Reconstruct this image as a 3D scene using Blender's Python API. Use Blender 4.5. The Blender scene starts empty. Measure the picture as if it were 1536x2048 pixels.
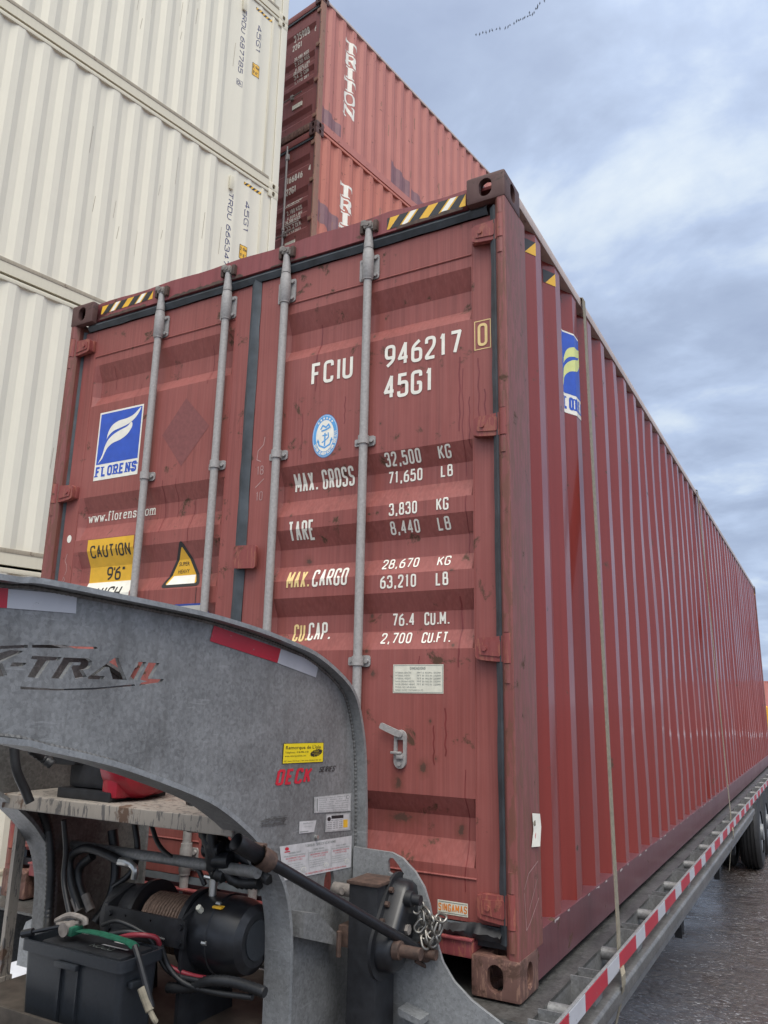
import bpy, bmesh, math, random
from mathutils import Vector, Matrix
from mathutils.geometry import delaunay_2d_cdt
R = math.radians
rnd = random.Random(7)
SC = bpy.context.scene
COL = SC.collection

# ------------------------------------------------------------------ camera
F_PX = 1557.8                       # focal length in pixels of a 1536 x 2048 frame
YAW, PITCH, ROLL = 0.50981898, 0.2377533, 0.01987345
CAM = Vector((0.89186478, -2.49566372, 0.88078185))
fw = Vector((-math.sin(YAW) * math.cos(PITCH), math.cos(YAW) * math.cos(PITCH), math.sin(PITCH)))
r0 = fw.cross(Vector((0, 0, 1))).normalized(); u0 = r0.cross(fw)
rt = math.cos(ROLL) * r0 + math.sin(ROLL) * u0
up = -math.sin(ROLL) * r0 + math.cos(ROLL) * u0
cd = bpy.data.cameras.new('camera'); cam = bpy.data.objects.new('camera', cd); COL.objects.link(cam)
cd.sensor_fit = 'VERTICAL'; cd.sensor_height = 24.0; cd.lens = F_PX / 2048 * 24.0
cd.clip_start = 0.05; cd.clip_end = 3000
M3 = Matrix((rt, up, -fw)).transposed()
cam.matrix_world = Matrix.Translation(CAM) @ M3.to_4x4()
SC.camera = cam
GZ = -0.848                         # ground level (the container floor is z = 0)

def ray(px, py):
    return fw + rt * ((px - 768) / F_PX) - up * ((py - 1024) / F_PX)
def at(px, py, ax, val):
    """point of the plane axis=val that is seen at a place of the photograph"""
    d = ray(px, py); return CAM + d * ((val - CAM[ax]) / d[ax])

# ------------------------------------------------------------------ light
SUN_DIR = Vector((0.26, -0.34, 0.90)).normalized()      # towards the veiled sun
EXPO = 0.62
w = bpy.data.worlds.new('World'); SC.world = w; w.use_nodes = True
nt = w.node_tree; nt.nodes.clear()
def N(nt, t, **kw):
    n = nt.nodes.new(t)
    for k, v in kw.items():
        if k.startswith('i_'):
            n.inputs[k[2:].replace('_', ' ')].default_value = v
        else: setattr(n, k, v)
    return n
def ramp(nt, pts, fac=None):
    n = nt.nodes.new('ShaderNodeValToRGB'); cr = n.color_ramp
    while len(cr.elements) < len(pts): cr.elements.new(0.5)
    for e, (p, c) in zip(cr.elements, pts):
        e.position = p; e.color = (*c, 1) if isinstance(c, tuple) else (c, c, c, 1)
    if fac is not None: nt.links.new(fac, n.inputs[0])
    return n
def math_(nt, op, a, b=None, clamp=False):
    n = nt.nodes.new('ShaderNodeMath'); n.operation = op; n.use_clamp = clamp
    for i, v in enumerate((a, b)):
        if v is None: continue
        if isinstance(v, (int, float)): n.inputs[i].default_value = v
        else: nt.links.new(v, n.inputs[i])
    return n.outputs[0]
def mixc(nt, fac, a, b, mode='MIX'):
    n = nt.nodes.new('ShaderNodeMix'); n.data_type = 'RGBA'; n.blend_type = mode
    for s, v in ((0, fac), (6, a), (7, b)):
        if isinstance(v, (int, float)): n.inputs[s].default_value = v
        elif isinstance(v, tuple): n.inputs[s].default_value = (*v, 1) if len(v) == 3 else v
        else: nt.links.new(v, n.inputs[s])
    return n.outputs[2]

tc = N(nt, 'ShaderNodeTexCoord')
sky = N(nt, 'ShaderNodeTexSky', sky_type='NISHITA', sun_disc=False)
sky.sun_elevation = math.asin(SUN_DIR.z); sky.sun_rotation = math.atan2(SUN_DIR.x, SUN_DIR.y)
# cloud deck: noise laid out on a flat layer overhead (direction / height)
sep = N(nt, 'ShaderNodeSeparateXYZ'); nt.links.new(tc.outputs['Generated'], sep.inputs[0])
zc = math_(nt, 'ADD', math_(nt, 'MAXIMUM', sep.outputs[2], 0.0), 0.30)
comb = N(nt, 'ShaderNodeCombineXYZ')
nt.links.new(math_(nt, 'DIVIDE', sep.outputs[0], zc), comb.inputs[0])
nt.links.new(math_(nt, 'DIVIDE', sep.outputs[1], zc), comb.inputs[1])
mp = N(nt, 'ShaderNodeMapping'); nt.links.new(comb.outputs[0], mp.inputs[0])
mp.inputs['Location'].default_value = (4.4, 2.35, 0.0)
mp.inputs['Rotation'].default_value = (0, 0, R(25)); mp.inputs['Scale'].default_value = (1.0, 1.35, 1.0)
n1 = N(nt, 'ShaderNodeTexNoise', i_Scale=1.9, i_Detail=9.0, i_Roughness=0.56, i_Distortion=0.35); nt.links.new(mp.outputs[0], n1.inputs['Vector'])
n2 = N(nt, 'ShaderNodeTexNoise', i_Scale=5.2, i_Detail=5.0, i_Roughness=0.55, i_Distortion=0.3); nt.links.new(mp.outputs[0], n2.inputs['Vector'])
cl = math_(nt, 'ADD', math_(nt, 'MULTIPLY', n1.outputs['Fac'], 0.68), math_(nt, 'MULTIPLY', n2.outputs['Fac'], 0.32))
cr = ramp(nt, [(0.37, (0.285, 0.350, 0.495)), (0.47, (0.345, 0.420, 0.570)), (0.545, (0.42, 0.51, 0.68)), (0.60, (0.53, 0.615, 0.735)), (0.67, (0.64, 0.71, 0.775))], cl)
# thin cloud round the hidden sun lets more light through
nrm = N(nt, 'ShaderNodeVectorMath', operation='DOT_PRODUCT'); nt.links.new(tc.outputs['Generated'], nrm.inputs[0]); nrm.inputs[1].default_value = SUN_DIR
glow = math_(nt, 'POWER', math_(nt, 'MAXIMUM', math_(nt, 'ADD', math_(nt, 'MULTIPLY', nrm.outputs['Value'], 0.5), 0.5), 0.0), 8.0)
gain = math_(nt, 'ADD', math_(nt, 'MULTIPLY', glow, 3.0), 0.80)
warm = mixc(nt, math_(nt, 'MULTIPLY', glow, 1.6, True), cr.outputs[0], (0.56, 0.545, 0.52))
cg = N(nt, 'ShaderNodeVectorMath', operation='SCALE'); nt.links.new(warm, cg.inputs[0]); nt.links.new(gain, cg.inputs['Scale'])
wb = N(nt, 'ShaderNodeVectorMath', operation='MULTIPLY'); nt.links.new(cg.outputs[0], wb.inputs[0]); wb.inputs[1].default_value = (10, 10, 10)
mixs = mixc(nt, 0.94, sky.outputs[0], wb.outputs[0])
bg = N(nt, 'ShaderNodeBackground'); bg.inputs['Strength'].default_value = 0.1; nt.links.new(mixs, bg.inputs[0])
ow = N(nt, 'ShaderNodeOutputWorld'); nt.links.new(bg.outputs[0], ow.inputs[0])
sd = bpy.data.lights.new('sun', 'SUN'); sun = bpy.data.objects.new('sun', sd); COL.objects.link(sun)
sd.energy = 1.4; sd.angle = R(40); sd.color = (1.0, 0.95, 0.88)
sun.rotation_euler = SUN_DIR.to_track_quat('Z', 'Y').to_euler()
SC.view_settings.view_transform = 'Standard'; SC.view_settings.look = 'None'
SC.view_settings.exposure = EXPO; SC.view_settings.gamma = 1.0
SC.view_settings.use_curve_mapping = False

# ------------------------------------------------------------------ materials
def new_mat(name):
    m = bpy.data.materials.new(name); m.use_nodes = True
    nt = m.node_tree; b = nt.nodes['Principled BSDF']
    return m, nt, b
def coords(nt, scale=(1, 1, 1), rot=(0, 0, 0), loc=(0, 0, 0)):
    t = N(nt, 'ShaderNodeTexCoord'); m = N(nt, 'ShaderNodeMapping')
    m.inputs['Scale'].default_value = scale; m.inputs['Rotation'].default_value = rot; m.inputs['Location'].default_value = loc
    nt.links.new(t.outputs['Object'], m.inputs[0]); return m.outputs[0]
def noise(nt, vec, scale, detail=4.0, rough=0.55, dist=0.0):
    n = N(nt, 'ShaderNodeTexNoise', i_Scale=scale, i_Detail=detail, i_Roughness=rough, i_Distortion=dist)
    nt.links.new(vec, n.inputs['Vector']); return n.outputs['Fac']
def bump(nt, b, h, strength=0.2, dist=0.01):
    n = N(nt, 'ShaderNodeBump'); n.inputs['Strength'].default_value = strength; n.inputs['Distance'].default_value = dist
    nt.links.new(h, n.inputs['Height']); nt.links.new(n.outputs[0], b.inputs['Normal'])
def plain(name, col, rough=0.5, metal=0.0, var=0.12, scale=25.0, bumps=0.0, spec=None):
    m, nt, b = new_mat(name)
    f = noise(nt, coords(nt), scale, 5)
    r = ramp(nt, [(0.3, tuple(c * (1 - var) for c in col)), (0.7, tuple(min(1, c * (1 + var)) for c in col))], f)
    nt.links.new(r.outputs[0], b.inputs['Base Color'])
    b.inputs['Roughness'].default_value = rough; b.inputs['Metallic'].default_value = metal
    if spec is not None: b.inputs['Specular IOR Level'].default_value = spec
    if bumps: bump(nt, b, f, bumps, 0.004)
    return m
def painted(name, col, rough=0.45, streak=0.35, chalk=0.25, rust=0.0, spots=(), coat=0.0, rustcol=(0.085, 0.042, 0.026), spec=0.35, chips=0.0, chipcol=(0.30, 0.11, 0.075), rvar=0.12, dark=0.6):
    """weathered paint on steel: vertical run-off streaks, chalking, chips and rust blooms of their own shape"""
    m, nt, b = new_mat(name)
    vs = coords(nt, (38, 38, 1.1)); vf = coords(nt, (110, 110, 2.6)); vo = coords(nt)
    s1 = noise(nt, vs, 1.0, 5, 0.6, 0.3); s2 = noise(nt, vf, 1.0, 3, 0.5)
    big = noise(nt, vo, 1.6, 5, 0.6)
    c = mixc(nt, math_(nt, 'MULTIPLY', ramp(nt, [(0.42, 0.0), (0.72, 1.0)], s1).outputs[0], streak), col, tuple(k * dark for k in col))
    lite = tuple(min(0.9, k * 1.22 + 0.035) for k in col)
    c = mixc(nt, math_(nt, 'MULTIPLY', ramp(nt, [(0.45, 0.0), (0.75, 1.0)], s2).outputs[0], chalk), c, lite)
    c = mixc(nt, math_(nt, 'MULTIPLY', ramp(nt, [(0.4, 0.0), (0.7, 1.0)], big).outputs[0], chalk), c, lite)
    rr = math_(nt, 'ADD', math_(nt, 'MULTIPLY', big, rvar * 2), rough - rvar)
    if chips:
        cn = noise(nt, coords(nt, (55, 55, 9)), 1.0, 6, 0.7, 0.5)
        k = ramp(nt, [(0.60 - chips * 0.22, 0.0), (0.62 - chips * 0.22, 1.0)], cn).outputs[0]
        c = mixc(nt, math_(nt, 'MULTIPLY', k, 0.75), c, chipcol)
    if rust:
        rn = noise(nt, vo, 9.0, 8, 0.68, 0.4)
        k = ramp(nt, [(0.64 - rust * 0.25, 0.0), (0.70 - rust * 0.25, 1.0)], rn).outputs[0]
        c = mixc(nt, k, c, rustcol)
        rr = math_(nt, 'MAXIMUM', rr, math_(nt, 'MULTIPLY', k, 0.8))
    if spots:
        sx = N(nt, 'ShaderNodeSeparateXYZ'); nt.links.new(vo, sx.inputs[0])
        wob = math_(nt, 'MULTIPLY', math_(nt, 'SUBTRACT', noise(nt, vo, 60, 6, 0.7), 0.5), 1.7)
        tot = None
        for (ax, az, rx, rz) in spots:
            dx = math_(nt, 'DIVIDE', math_(nt, 'SUBTRACT', sx.outputs[0], ax), rx)
            dz = math_(nt, 'DIVIDE', math_(nt, 'SUBTRACT', sx.outputs[2], az), rz)
            d = math_(nt, 'SQRT', math_(nt, 'ADD', math_(nt, 'MULTIPLY', dx, dx), math_(nt, 'MULTIPLY', dz, dz)))
            tot = d if tot is None else math_(nt, 'MINIMUM', tot, d)
        tot = math_(nt, 'ADD', tot, wob)
        c = mixc(nt, ramp(nt, [(0.2, 0.6), (0.85, 0.0)], math_(nt, 'MULTIPLY', tot, 0.5)).outputs[0], c, (0.15, 0.05, 0.035))
        c = mixc(nt, ramp(nt, [(0.18, 0.9), (0.34, 0.0)], math_(nt, 'MULTIPLY', tot, 0.5)).outputs[0], c, (0.085, 0.048, 0.036))
    nt.links.new(c, b.inputs['Base Color']); nt.links.new(rr, b.inputs['Roughness'])
    b.inputs['Specular IOR Level'].default_value = spec
    if coat:
        b.inputs['Coat Weight'].default_value = coat; b.inputs['Coat Roughness'].default_value = 0.09
    bump(nt, b, big, 0.25, 0.02)
    return m
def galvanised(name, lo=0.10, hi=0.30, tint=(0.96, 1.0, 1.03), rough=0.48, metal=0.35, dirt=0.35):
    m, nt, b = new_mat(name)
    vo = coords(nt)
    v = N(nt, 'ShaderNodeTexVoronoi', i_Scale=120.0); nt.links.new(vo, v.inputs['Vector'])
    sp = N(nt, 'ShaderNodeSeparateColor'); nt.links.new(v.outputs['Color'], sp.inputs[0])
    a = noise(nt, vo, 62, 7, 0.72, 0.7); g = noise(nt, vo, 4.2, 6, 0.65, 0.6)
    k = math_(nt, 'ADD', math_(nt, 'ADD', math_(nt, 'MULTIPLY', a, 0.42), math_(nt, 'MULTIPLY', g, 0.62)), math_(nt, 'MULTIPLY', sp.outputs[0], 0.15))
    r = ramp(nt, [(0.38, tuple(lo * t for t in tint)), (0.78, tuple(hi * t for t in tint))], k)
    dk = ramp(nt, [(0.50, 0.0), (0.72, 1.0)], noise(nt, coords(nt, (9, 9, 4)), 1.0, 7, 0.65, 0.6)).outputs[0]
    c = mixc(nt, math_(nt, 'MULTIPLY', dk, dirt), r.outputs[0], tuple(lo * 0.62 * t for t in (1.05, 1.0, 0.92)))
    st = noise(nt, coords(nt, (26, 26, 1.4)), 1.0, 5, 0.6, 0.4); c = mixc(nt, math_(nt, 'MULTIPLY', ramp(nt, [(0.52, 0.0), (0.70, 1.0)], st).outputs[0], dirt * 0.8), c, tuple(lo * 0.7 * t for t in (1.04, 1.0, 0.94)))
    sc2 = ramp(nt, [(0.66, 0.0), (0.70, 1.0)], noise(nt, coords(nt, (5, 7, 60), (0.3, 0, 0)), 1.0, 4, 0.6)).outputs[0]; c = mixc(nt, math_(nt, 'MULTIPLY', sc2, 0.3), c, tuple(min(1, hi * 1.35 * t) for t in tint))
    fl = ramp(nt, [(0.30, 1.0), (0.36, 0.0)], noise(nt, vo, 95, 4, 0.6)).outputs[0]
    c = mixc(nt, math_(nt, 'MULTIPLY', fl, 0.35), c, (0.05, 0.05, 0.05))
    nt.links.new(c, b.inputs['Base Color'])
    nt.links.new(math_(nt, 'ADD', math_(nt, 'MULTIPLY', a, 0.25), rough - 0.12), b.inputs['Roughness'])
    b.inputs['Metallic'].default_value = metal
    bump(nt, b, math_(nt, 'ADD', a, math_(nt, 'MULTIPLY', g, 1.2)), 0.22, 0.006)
    return m

SPOTS = [(-0.359, 0.658, .020, .026), (-0.455, 0.60, .022, .028), (-0.46, 0.485, .075, .024), (-0.230, 0.462, .020, .024), (-0.31, 0.69, .010, .010),
         (-0.331, 0.814, .008, .010), (-0.899, 1.425, .020, .020), (-0.569, 0.978, .018, .018), (-0.596, 1.193, .010, .020), (-0.596, 1.06, .014, .016), (-0.921, 1.122, .016, .014),
         (-0.246, 1.076, .012, .012), (-0.975, 1.618, .009, .009), (-0.905, 2.33, .012, .010), (-0.607, 2.35, .008, .012), (-0.558, 1.955, .006, .008), (-0.25, 1.345, .012, .007), (-1.83, 1.82, .009, .006), (-1.60, 1.70, .009, .007), (-1.86, 1.64, .010, .010)]
M = {}
M['door'] = painted('faded maroon door paint', (0.255, 0.072, 0.062), 0.5, 0.60, 0.40, 0.13, SPOTS, spec=0.4)
M['side'] = painted('glossy maroon side paint', (0.205, 0.030, 0.023), 0.34, 0.40, 0.03, 0.015, spec=0.28, rvar=0.08, coat=0.42, dark=0.72)
M['post'] = painted('worn maroon post paint', (0.205, 0.066, 0.060), 0.5, 0.6, 0.35, 0.17, chips=0.45, chipcol=(0.15, 0.065, 0.045))
M['rail'] = painted('worn rail paint', (0.23, 0.055, 0.06), 0.4, 0.5, 0.3, 0.1, chips=0.2)
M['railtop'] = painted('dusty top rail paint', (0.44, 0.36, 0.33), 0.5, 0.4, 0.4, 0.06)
M['lowrail'] = painted('dull purple bottom rail paint', (0.120, 0.042, 0.048), 0.32, 0.5, 0.08, 0.06)
M['cast'] = painted('rusty casting paint', (0.122, 0.062, 0.050), 0.6, 0.4, 0.2, 0.45, rustcol=(0.075, 0.04, 0.03), chips=0.3, chipcol=(0.26, 0.15, 0.11))
M['casttop'] = painted('dark brown casting paint', (0.085, 0.040, 0.036), 0.55, 0.4, 0.2, 0.3, rustcol=(0.05, 0.03, 0.025))
M['hinge'] = painted('hinge paint', (0.225, 0.055, 0.050), 0.42, 0.4, 0.3, 0.16, chips=0.3)
M['rubber'] = plain('weathered black rubber', (0.048, 0.058, 0.068), 0.55, var=0.35, scale=14)
M['zinc'] = plain('dull zinc steel', (0.315, 0.305, 0.30), 0.6, 0.05, 0.16, 90, 0.1)
M['zincd'] = plain('dirty zinc steel', (0.20, 0.18, 0.165), 0.6, 0.1, 0.35, 50, 0.15)
M['white'] = plain('white lettering vinyl', (0.78, 0.76, 0.68), 0.45, var=0.07, scale=30)
M['amber'] = plain('yellowed lettering vinyl', (0.74, 0.55, 0.24), 0.45, var=0.12)
M['blue'] = plain('blue vinyl', (0.025, 0.085, 0.46), 0.4, var=0.1)
M['lime'] = plain('pale lime vinyl', (0.62, 0.66, 0.25), 0.45, var=0.08)
M['yellow'] = plain('yellow vinyl', (0.72, 0.41, 0.03), 0.4, var=0.08)
M['black'] = plain('black vinyl', (0.018, 0.018, 0.02), 0.45, var=0.2)
M['ghost'] = plain('old label ghost', (0.195, 0.062, 0.060), 0.6, var=0.14, scale=60)
M['sky_blue'] = plain('light blue vinyl', (0.10, 0.33, 0.66), 0.4, var=0.1)
M['chalk'] = plain('chalk scribble', (0.42, 0.27, 0.26), 0.9, var=0.2)
M['orange'] = plain('orange print', (0.70, 0.22, 0.03), 0.5, var=0.15)
M['paper'] = plain('aged label paper', (0.66, 0.65, 0.55), 0.5, var=0.10, scale=35)
M['grey_ink'] = plain('grey label print', (0.20, 0.22, 0.21), 0.5)
M['galv'] = galvanised('galvanised steel', 0.120, 0.290, metal=0.25, tint=(0.98, 1.0, 1.015))
M['galv_l'] = galvanised('bright galvanised steel', 0.19, 0.36, dirt=0.2)
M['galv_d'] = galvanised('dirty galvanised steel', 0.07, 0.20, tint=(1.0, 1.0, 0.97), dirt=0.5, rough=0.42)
M['deck'] = galvanised('wet galvanised deck', 0.035, 0.16, tint=(1.0, 1.0, 0.96), rough=0.34, dirt=0.6)
M['red_tape'] = plain('red reflective tape', (0.42, 0.012, 0.030), 0.35, var=0.1, scale=70)
M['white_tape'] = plain('white reflective tape', (0.46, 0.47, 0.51), 0.35, var=0.08, scale=70)
M['jet'] = plain('black machine paint', (0.012, 0.013, 0.016), 0.32, var=0.3, scale=40, spec=0.5)
M['jet_rough'] = plain('dusty black steel', (0.013, 0.014, 0.017), 0.5, var=0.45, scale=30, bumps=0.1)
M['rust'] = plain('brown rusty steel', (0.070, 0.042, 0.032), 0.7, var=0.5, scale=40, bumps=0.2)
M['shelf'] = painted('chipped grey shelf paint', (0.27, 0.245, 0.215), 0.5, 0.2, 0.25, 0.25, rustcol=(0.11, 0.07, 0.05), chips=0.25, chipcol=(0.055, 0.055, 0.06))
M['plastic'] = plain('dark grey box plastic', (0.020, 0.024, 0.030), 0.42, var=0.12, scale=90, bumps=0.08)
M['hose'] = plain('black hose rubber', (0.014, 0.015, 0.017), 0.45, var=0.3)
M['redcable'] = plain('red cable', (0.22, 0.022, 0.035), 0.4)
M['engine_red'] = plain('red engine cowl', (0.33, 0.012, 0.028), 0.3, var=0.1)
M['rope'] = plain('wire rope', (0.15, 0.10, 0.075), 0.65, 0.2, 0.4, 120, 0.3)
M['green'] = plain('green strap webbing', (0.010, 0.10, 0.058), 0.6, var=0.3, scale=80)
M['chrome'] = plain('bare steel', (0.50, 0.50, 0.48), 0.3, 0.8, 0.1)
M['chain'] = plain('chain steel', (0.26, 0.25, 0.23), 0.33, 0.75, 0.2, 60)
M['strap'] = plain('dirty tan webbing', (0.225, 0.20, 0.15), 0.8, var=0.22, scale=60, bumps=0.15)
M['tyre'] = plain('tyre rubber', (0.018, 0.018, 0.019), 0.6, var=0.3)
M['red_ink'] = plain('red print', (0.55, 0.02, 0.04), 0.5)
M['label_silver'] = plain('silver label', (0.40, 0.41, 0.41), 0.4, 0.2, 0.2, 60)
M['label_white'] = plain('white label', (0.50, 0.49, 0.50), 0.45, 0.0, 0.14, 35)
M['cream'] = painted('cream container paint', (0.665, 0.638, 0.535), 0.5, 0.16, 0.10, 0.0, dark=0.86)
M['cream_rail'] = painted('cream rail paint', (0.60, 0.565, 0.45), 0.5, 0.25, 0.08, 0.0, dark=0.8)
M['cream_shade_scuff'] = painted('dark cream rail shade and scuffs', (0.33, 0.29, 0.22), 0.6, 0.5, 0.3, 0.05)  # dark tone for the painted rail shade and the scuff marks
M['navy'] = plain('navy lettering', (0.04, 0.045, 0.13), 0.45)
M['triton'] = painted('faded salmon red paint', (0.43, 0.165, 0.138), 0.55, 0.28, 0.30, 0.02, dark=0.72, spec=0.3)
M['triton2'] = painted('faded brick red paint', (0.45, 0.155, 0.115), 0.55, 0.28, 0.25, 0.02, dark=0.72, spec=0.3)
M['tdoor'] = painted('dull brown red door paint', (0.225, 0.070, 0.064), 0.5, 0.4, 0.25, 0.04)
M['tpost'] = painted('scraped post paint', (0.27, 0.095, 0.075), 0.6, 0.5, 0.3, 0.15, chips=0.8, chipcol=(0.26, 0.16, 0.11))
M['patch'] = plain('purple brown touch-up paint', (0.20, 0.095, 0.11), 0.5, var=0.12, scale=8)
M['bird'] = plain('dark bird plumage', (0.03, 0.03, 0.035), 0.8)
for nm_, cc, wc in (('red_tape', (0.42, 0.012, 0.030), (0.25, 0.20, 0.20)), ('white_tape', (0.46, 0.47, 0.51), (0.20, 0.20, 0.20))):
    m_, nt_, b_ = new_mat(nm_.replace('_', ' ') + ' worn reflective'); vo_ = coords(nt_)
    f1 = noise(nt_, vo_, 38, 7, 0.7, 0.5); f2 = noise(nt_, vo_, 7, 5, 0.6)
    c_ = mixc(nt_, math_(nt_, 'MULTIPLY', ramp(nt_, [(0.4, 0.0), (0.7, 1.0)], f2).outputs[0], 0.30), cc, tuple(k * .55 for k in cc))
    c_ = mixc(nt_, ramp(nt_, [(0.645, 0.0), (0.67, 1.0)], f1).outputs[0], c_, wc)
    nt_.links.new(c_, b_.inputs['Base Color']); b_.inputs['Roughness'].default_value = 0.4; M[nm_] = m_
M['drip'] = plain('dark red run marks', (0.17, 0.030, 0.030), 0.35, var=0.15)
M['scuff'] = plain('pale scuffed primer', (0.42, 0.36, 0.35), 0.6, var=0.25)
M['header'] = painted('dark maroon header paint', (0.205, 0.052, 0.056), 0.5, 0.55, 0.3, 0.16)
M['lemon'] = plain('lemon yellow label', (0.80, 0.62, 0.02), 0.4, var=0.05)
M['mud_shade'] = plain('muddy steel darkened for shade', (0.055, 0.046, 0.038), 0.6, 0.1, 0.4, 22, 0.15)  # mud tone darkened further to stand in for the winch bay's shade
M['yellow_post'] = plain('yellow bollard paint', (0.72, 0.36, 0.01), 0.4)

def ground_mat():
    m, nt, b = new_mat('wet dark asphalt')
    vo = coords(nt)
    a = noise(nt, vo, 0.55, 7, 0.62, 0.8); c = noise(nt, vo, 5, 6, 0.65, 0.8); f = noise(nt, vo, 26, 6, 0.75, 0.6)
    rn = N(nt, 'ShaderNodeTexNoise', noise_type='RIDGED_MULTIFRACTAL', i_Scale=9.0, i_Detail=6.0, i_Roughness=0.6, i_Lacunarity=2.2, i_Distortion=0.6); nt.links.new(vo, rn.inputs['Vector'])
    col = ramp(nt, [(0.30, (0.036, 0.028, 0.024)), (0.55, (0.074, 0.054, 0.044)), (0.75, (0.135, 0.102, 0.084))], math_(nt, 'ADD', math_(nt, 'MULTIPLY', a, .4), math_(nt, 'MULTIPLY', f, .6)))
    nt.links.new(col.outputs[0], b.inputs['Base Color'])
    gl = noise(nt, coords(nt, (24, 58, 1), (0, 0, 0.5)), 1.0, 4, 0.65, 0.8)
    glints = math_(nt, 'MULTIPLY', ramp(nt, [(0.585, 0.0), (0.64, 1.0)], gl).outputs[0], ramp(nt, [(0.42, 0.15), (0.56, 1.0)], noise(nt, vo, 1.3, 5, 0.65)).outputs[0])
    nt.links.new(mixc(nt, math_(nt, 'MULTIPLY', glints, 0.8), col.outputs[0], (0.55, 0.55, 0.57)), b.inputs['Base Color'])  # pale flecks painted into the colour as sky glints on the wet ground
    rg = ramp(nt, [(0.40, 0.07), (0.60, 0.24)], a)
    nt.links.new(rg.outputs[0], b.inputs['Roughness'])
    b.inputs['Specular IOR Level'].default_value = 1.0
    wet = ramp(nt, [(0.36, 0.30), (0.52, 1.0)], c).outputs[0]
    h = math_(nt, 'ADD', math_(nt, 'MULTIPLY', math_(nt, 'ADD', math_(nt, 'MULTIPLY', rn.outputs['Fac'], 0.30), math_(nt, 'MULTIPLY', f, 0.55)), wet), math_(nt, 'MULTIPLY', c, 0.5))
    bump(nt, b, h, 1.0, 0.05)
    return m
def noisevec(nt, vec, scale, amt):
    n = N(nt, 'ShaderNodeTexNoise', i_Scale=scale, i_Detail=3.0); nt.links.new(vec, n.inputs['Vector'])
    s = N(nt, 'ShaderNodeVectorMath', operation='SCALE'); nt.links.new(n.outputs['Color'], s.inputs[0]); s.inputs['Scale'].default_value = amt
    ad = N(nt, 'ShaderNodeVectorMath', operation='ADD'); nt.links.new(vec, ad.inputs[0]); nt.links.new(s.outputs[0], ad.inputs[1])
    return ad.outputs[0]
M['asphalt'] = ground_mat()
M['snow'] = plain('packed snow', (0.60, 0.63, 0.69), 0.7, var=0.1, scale=6, bumps=0.4)

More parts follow.
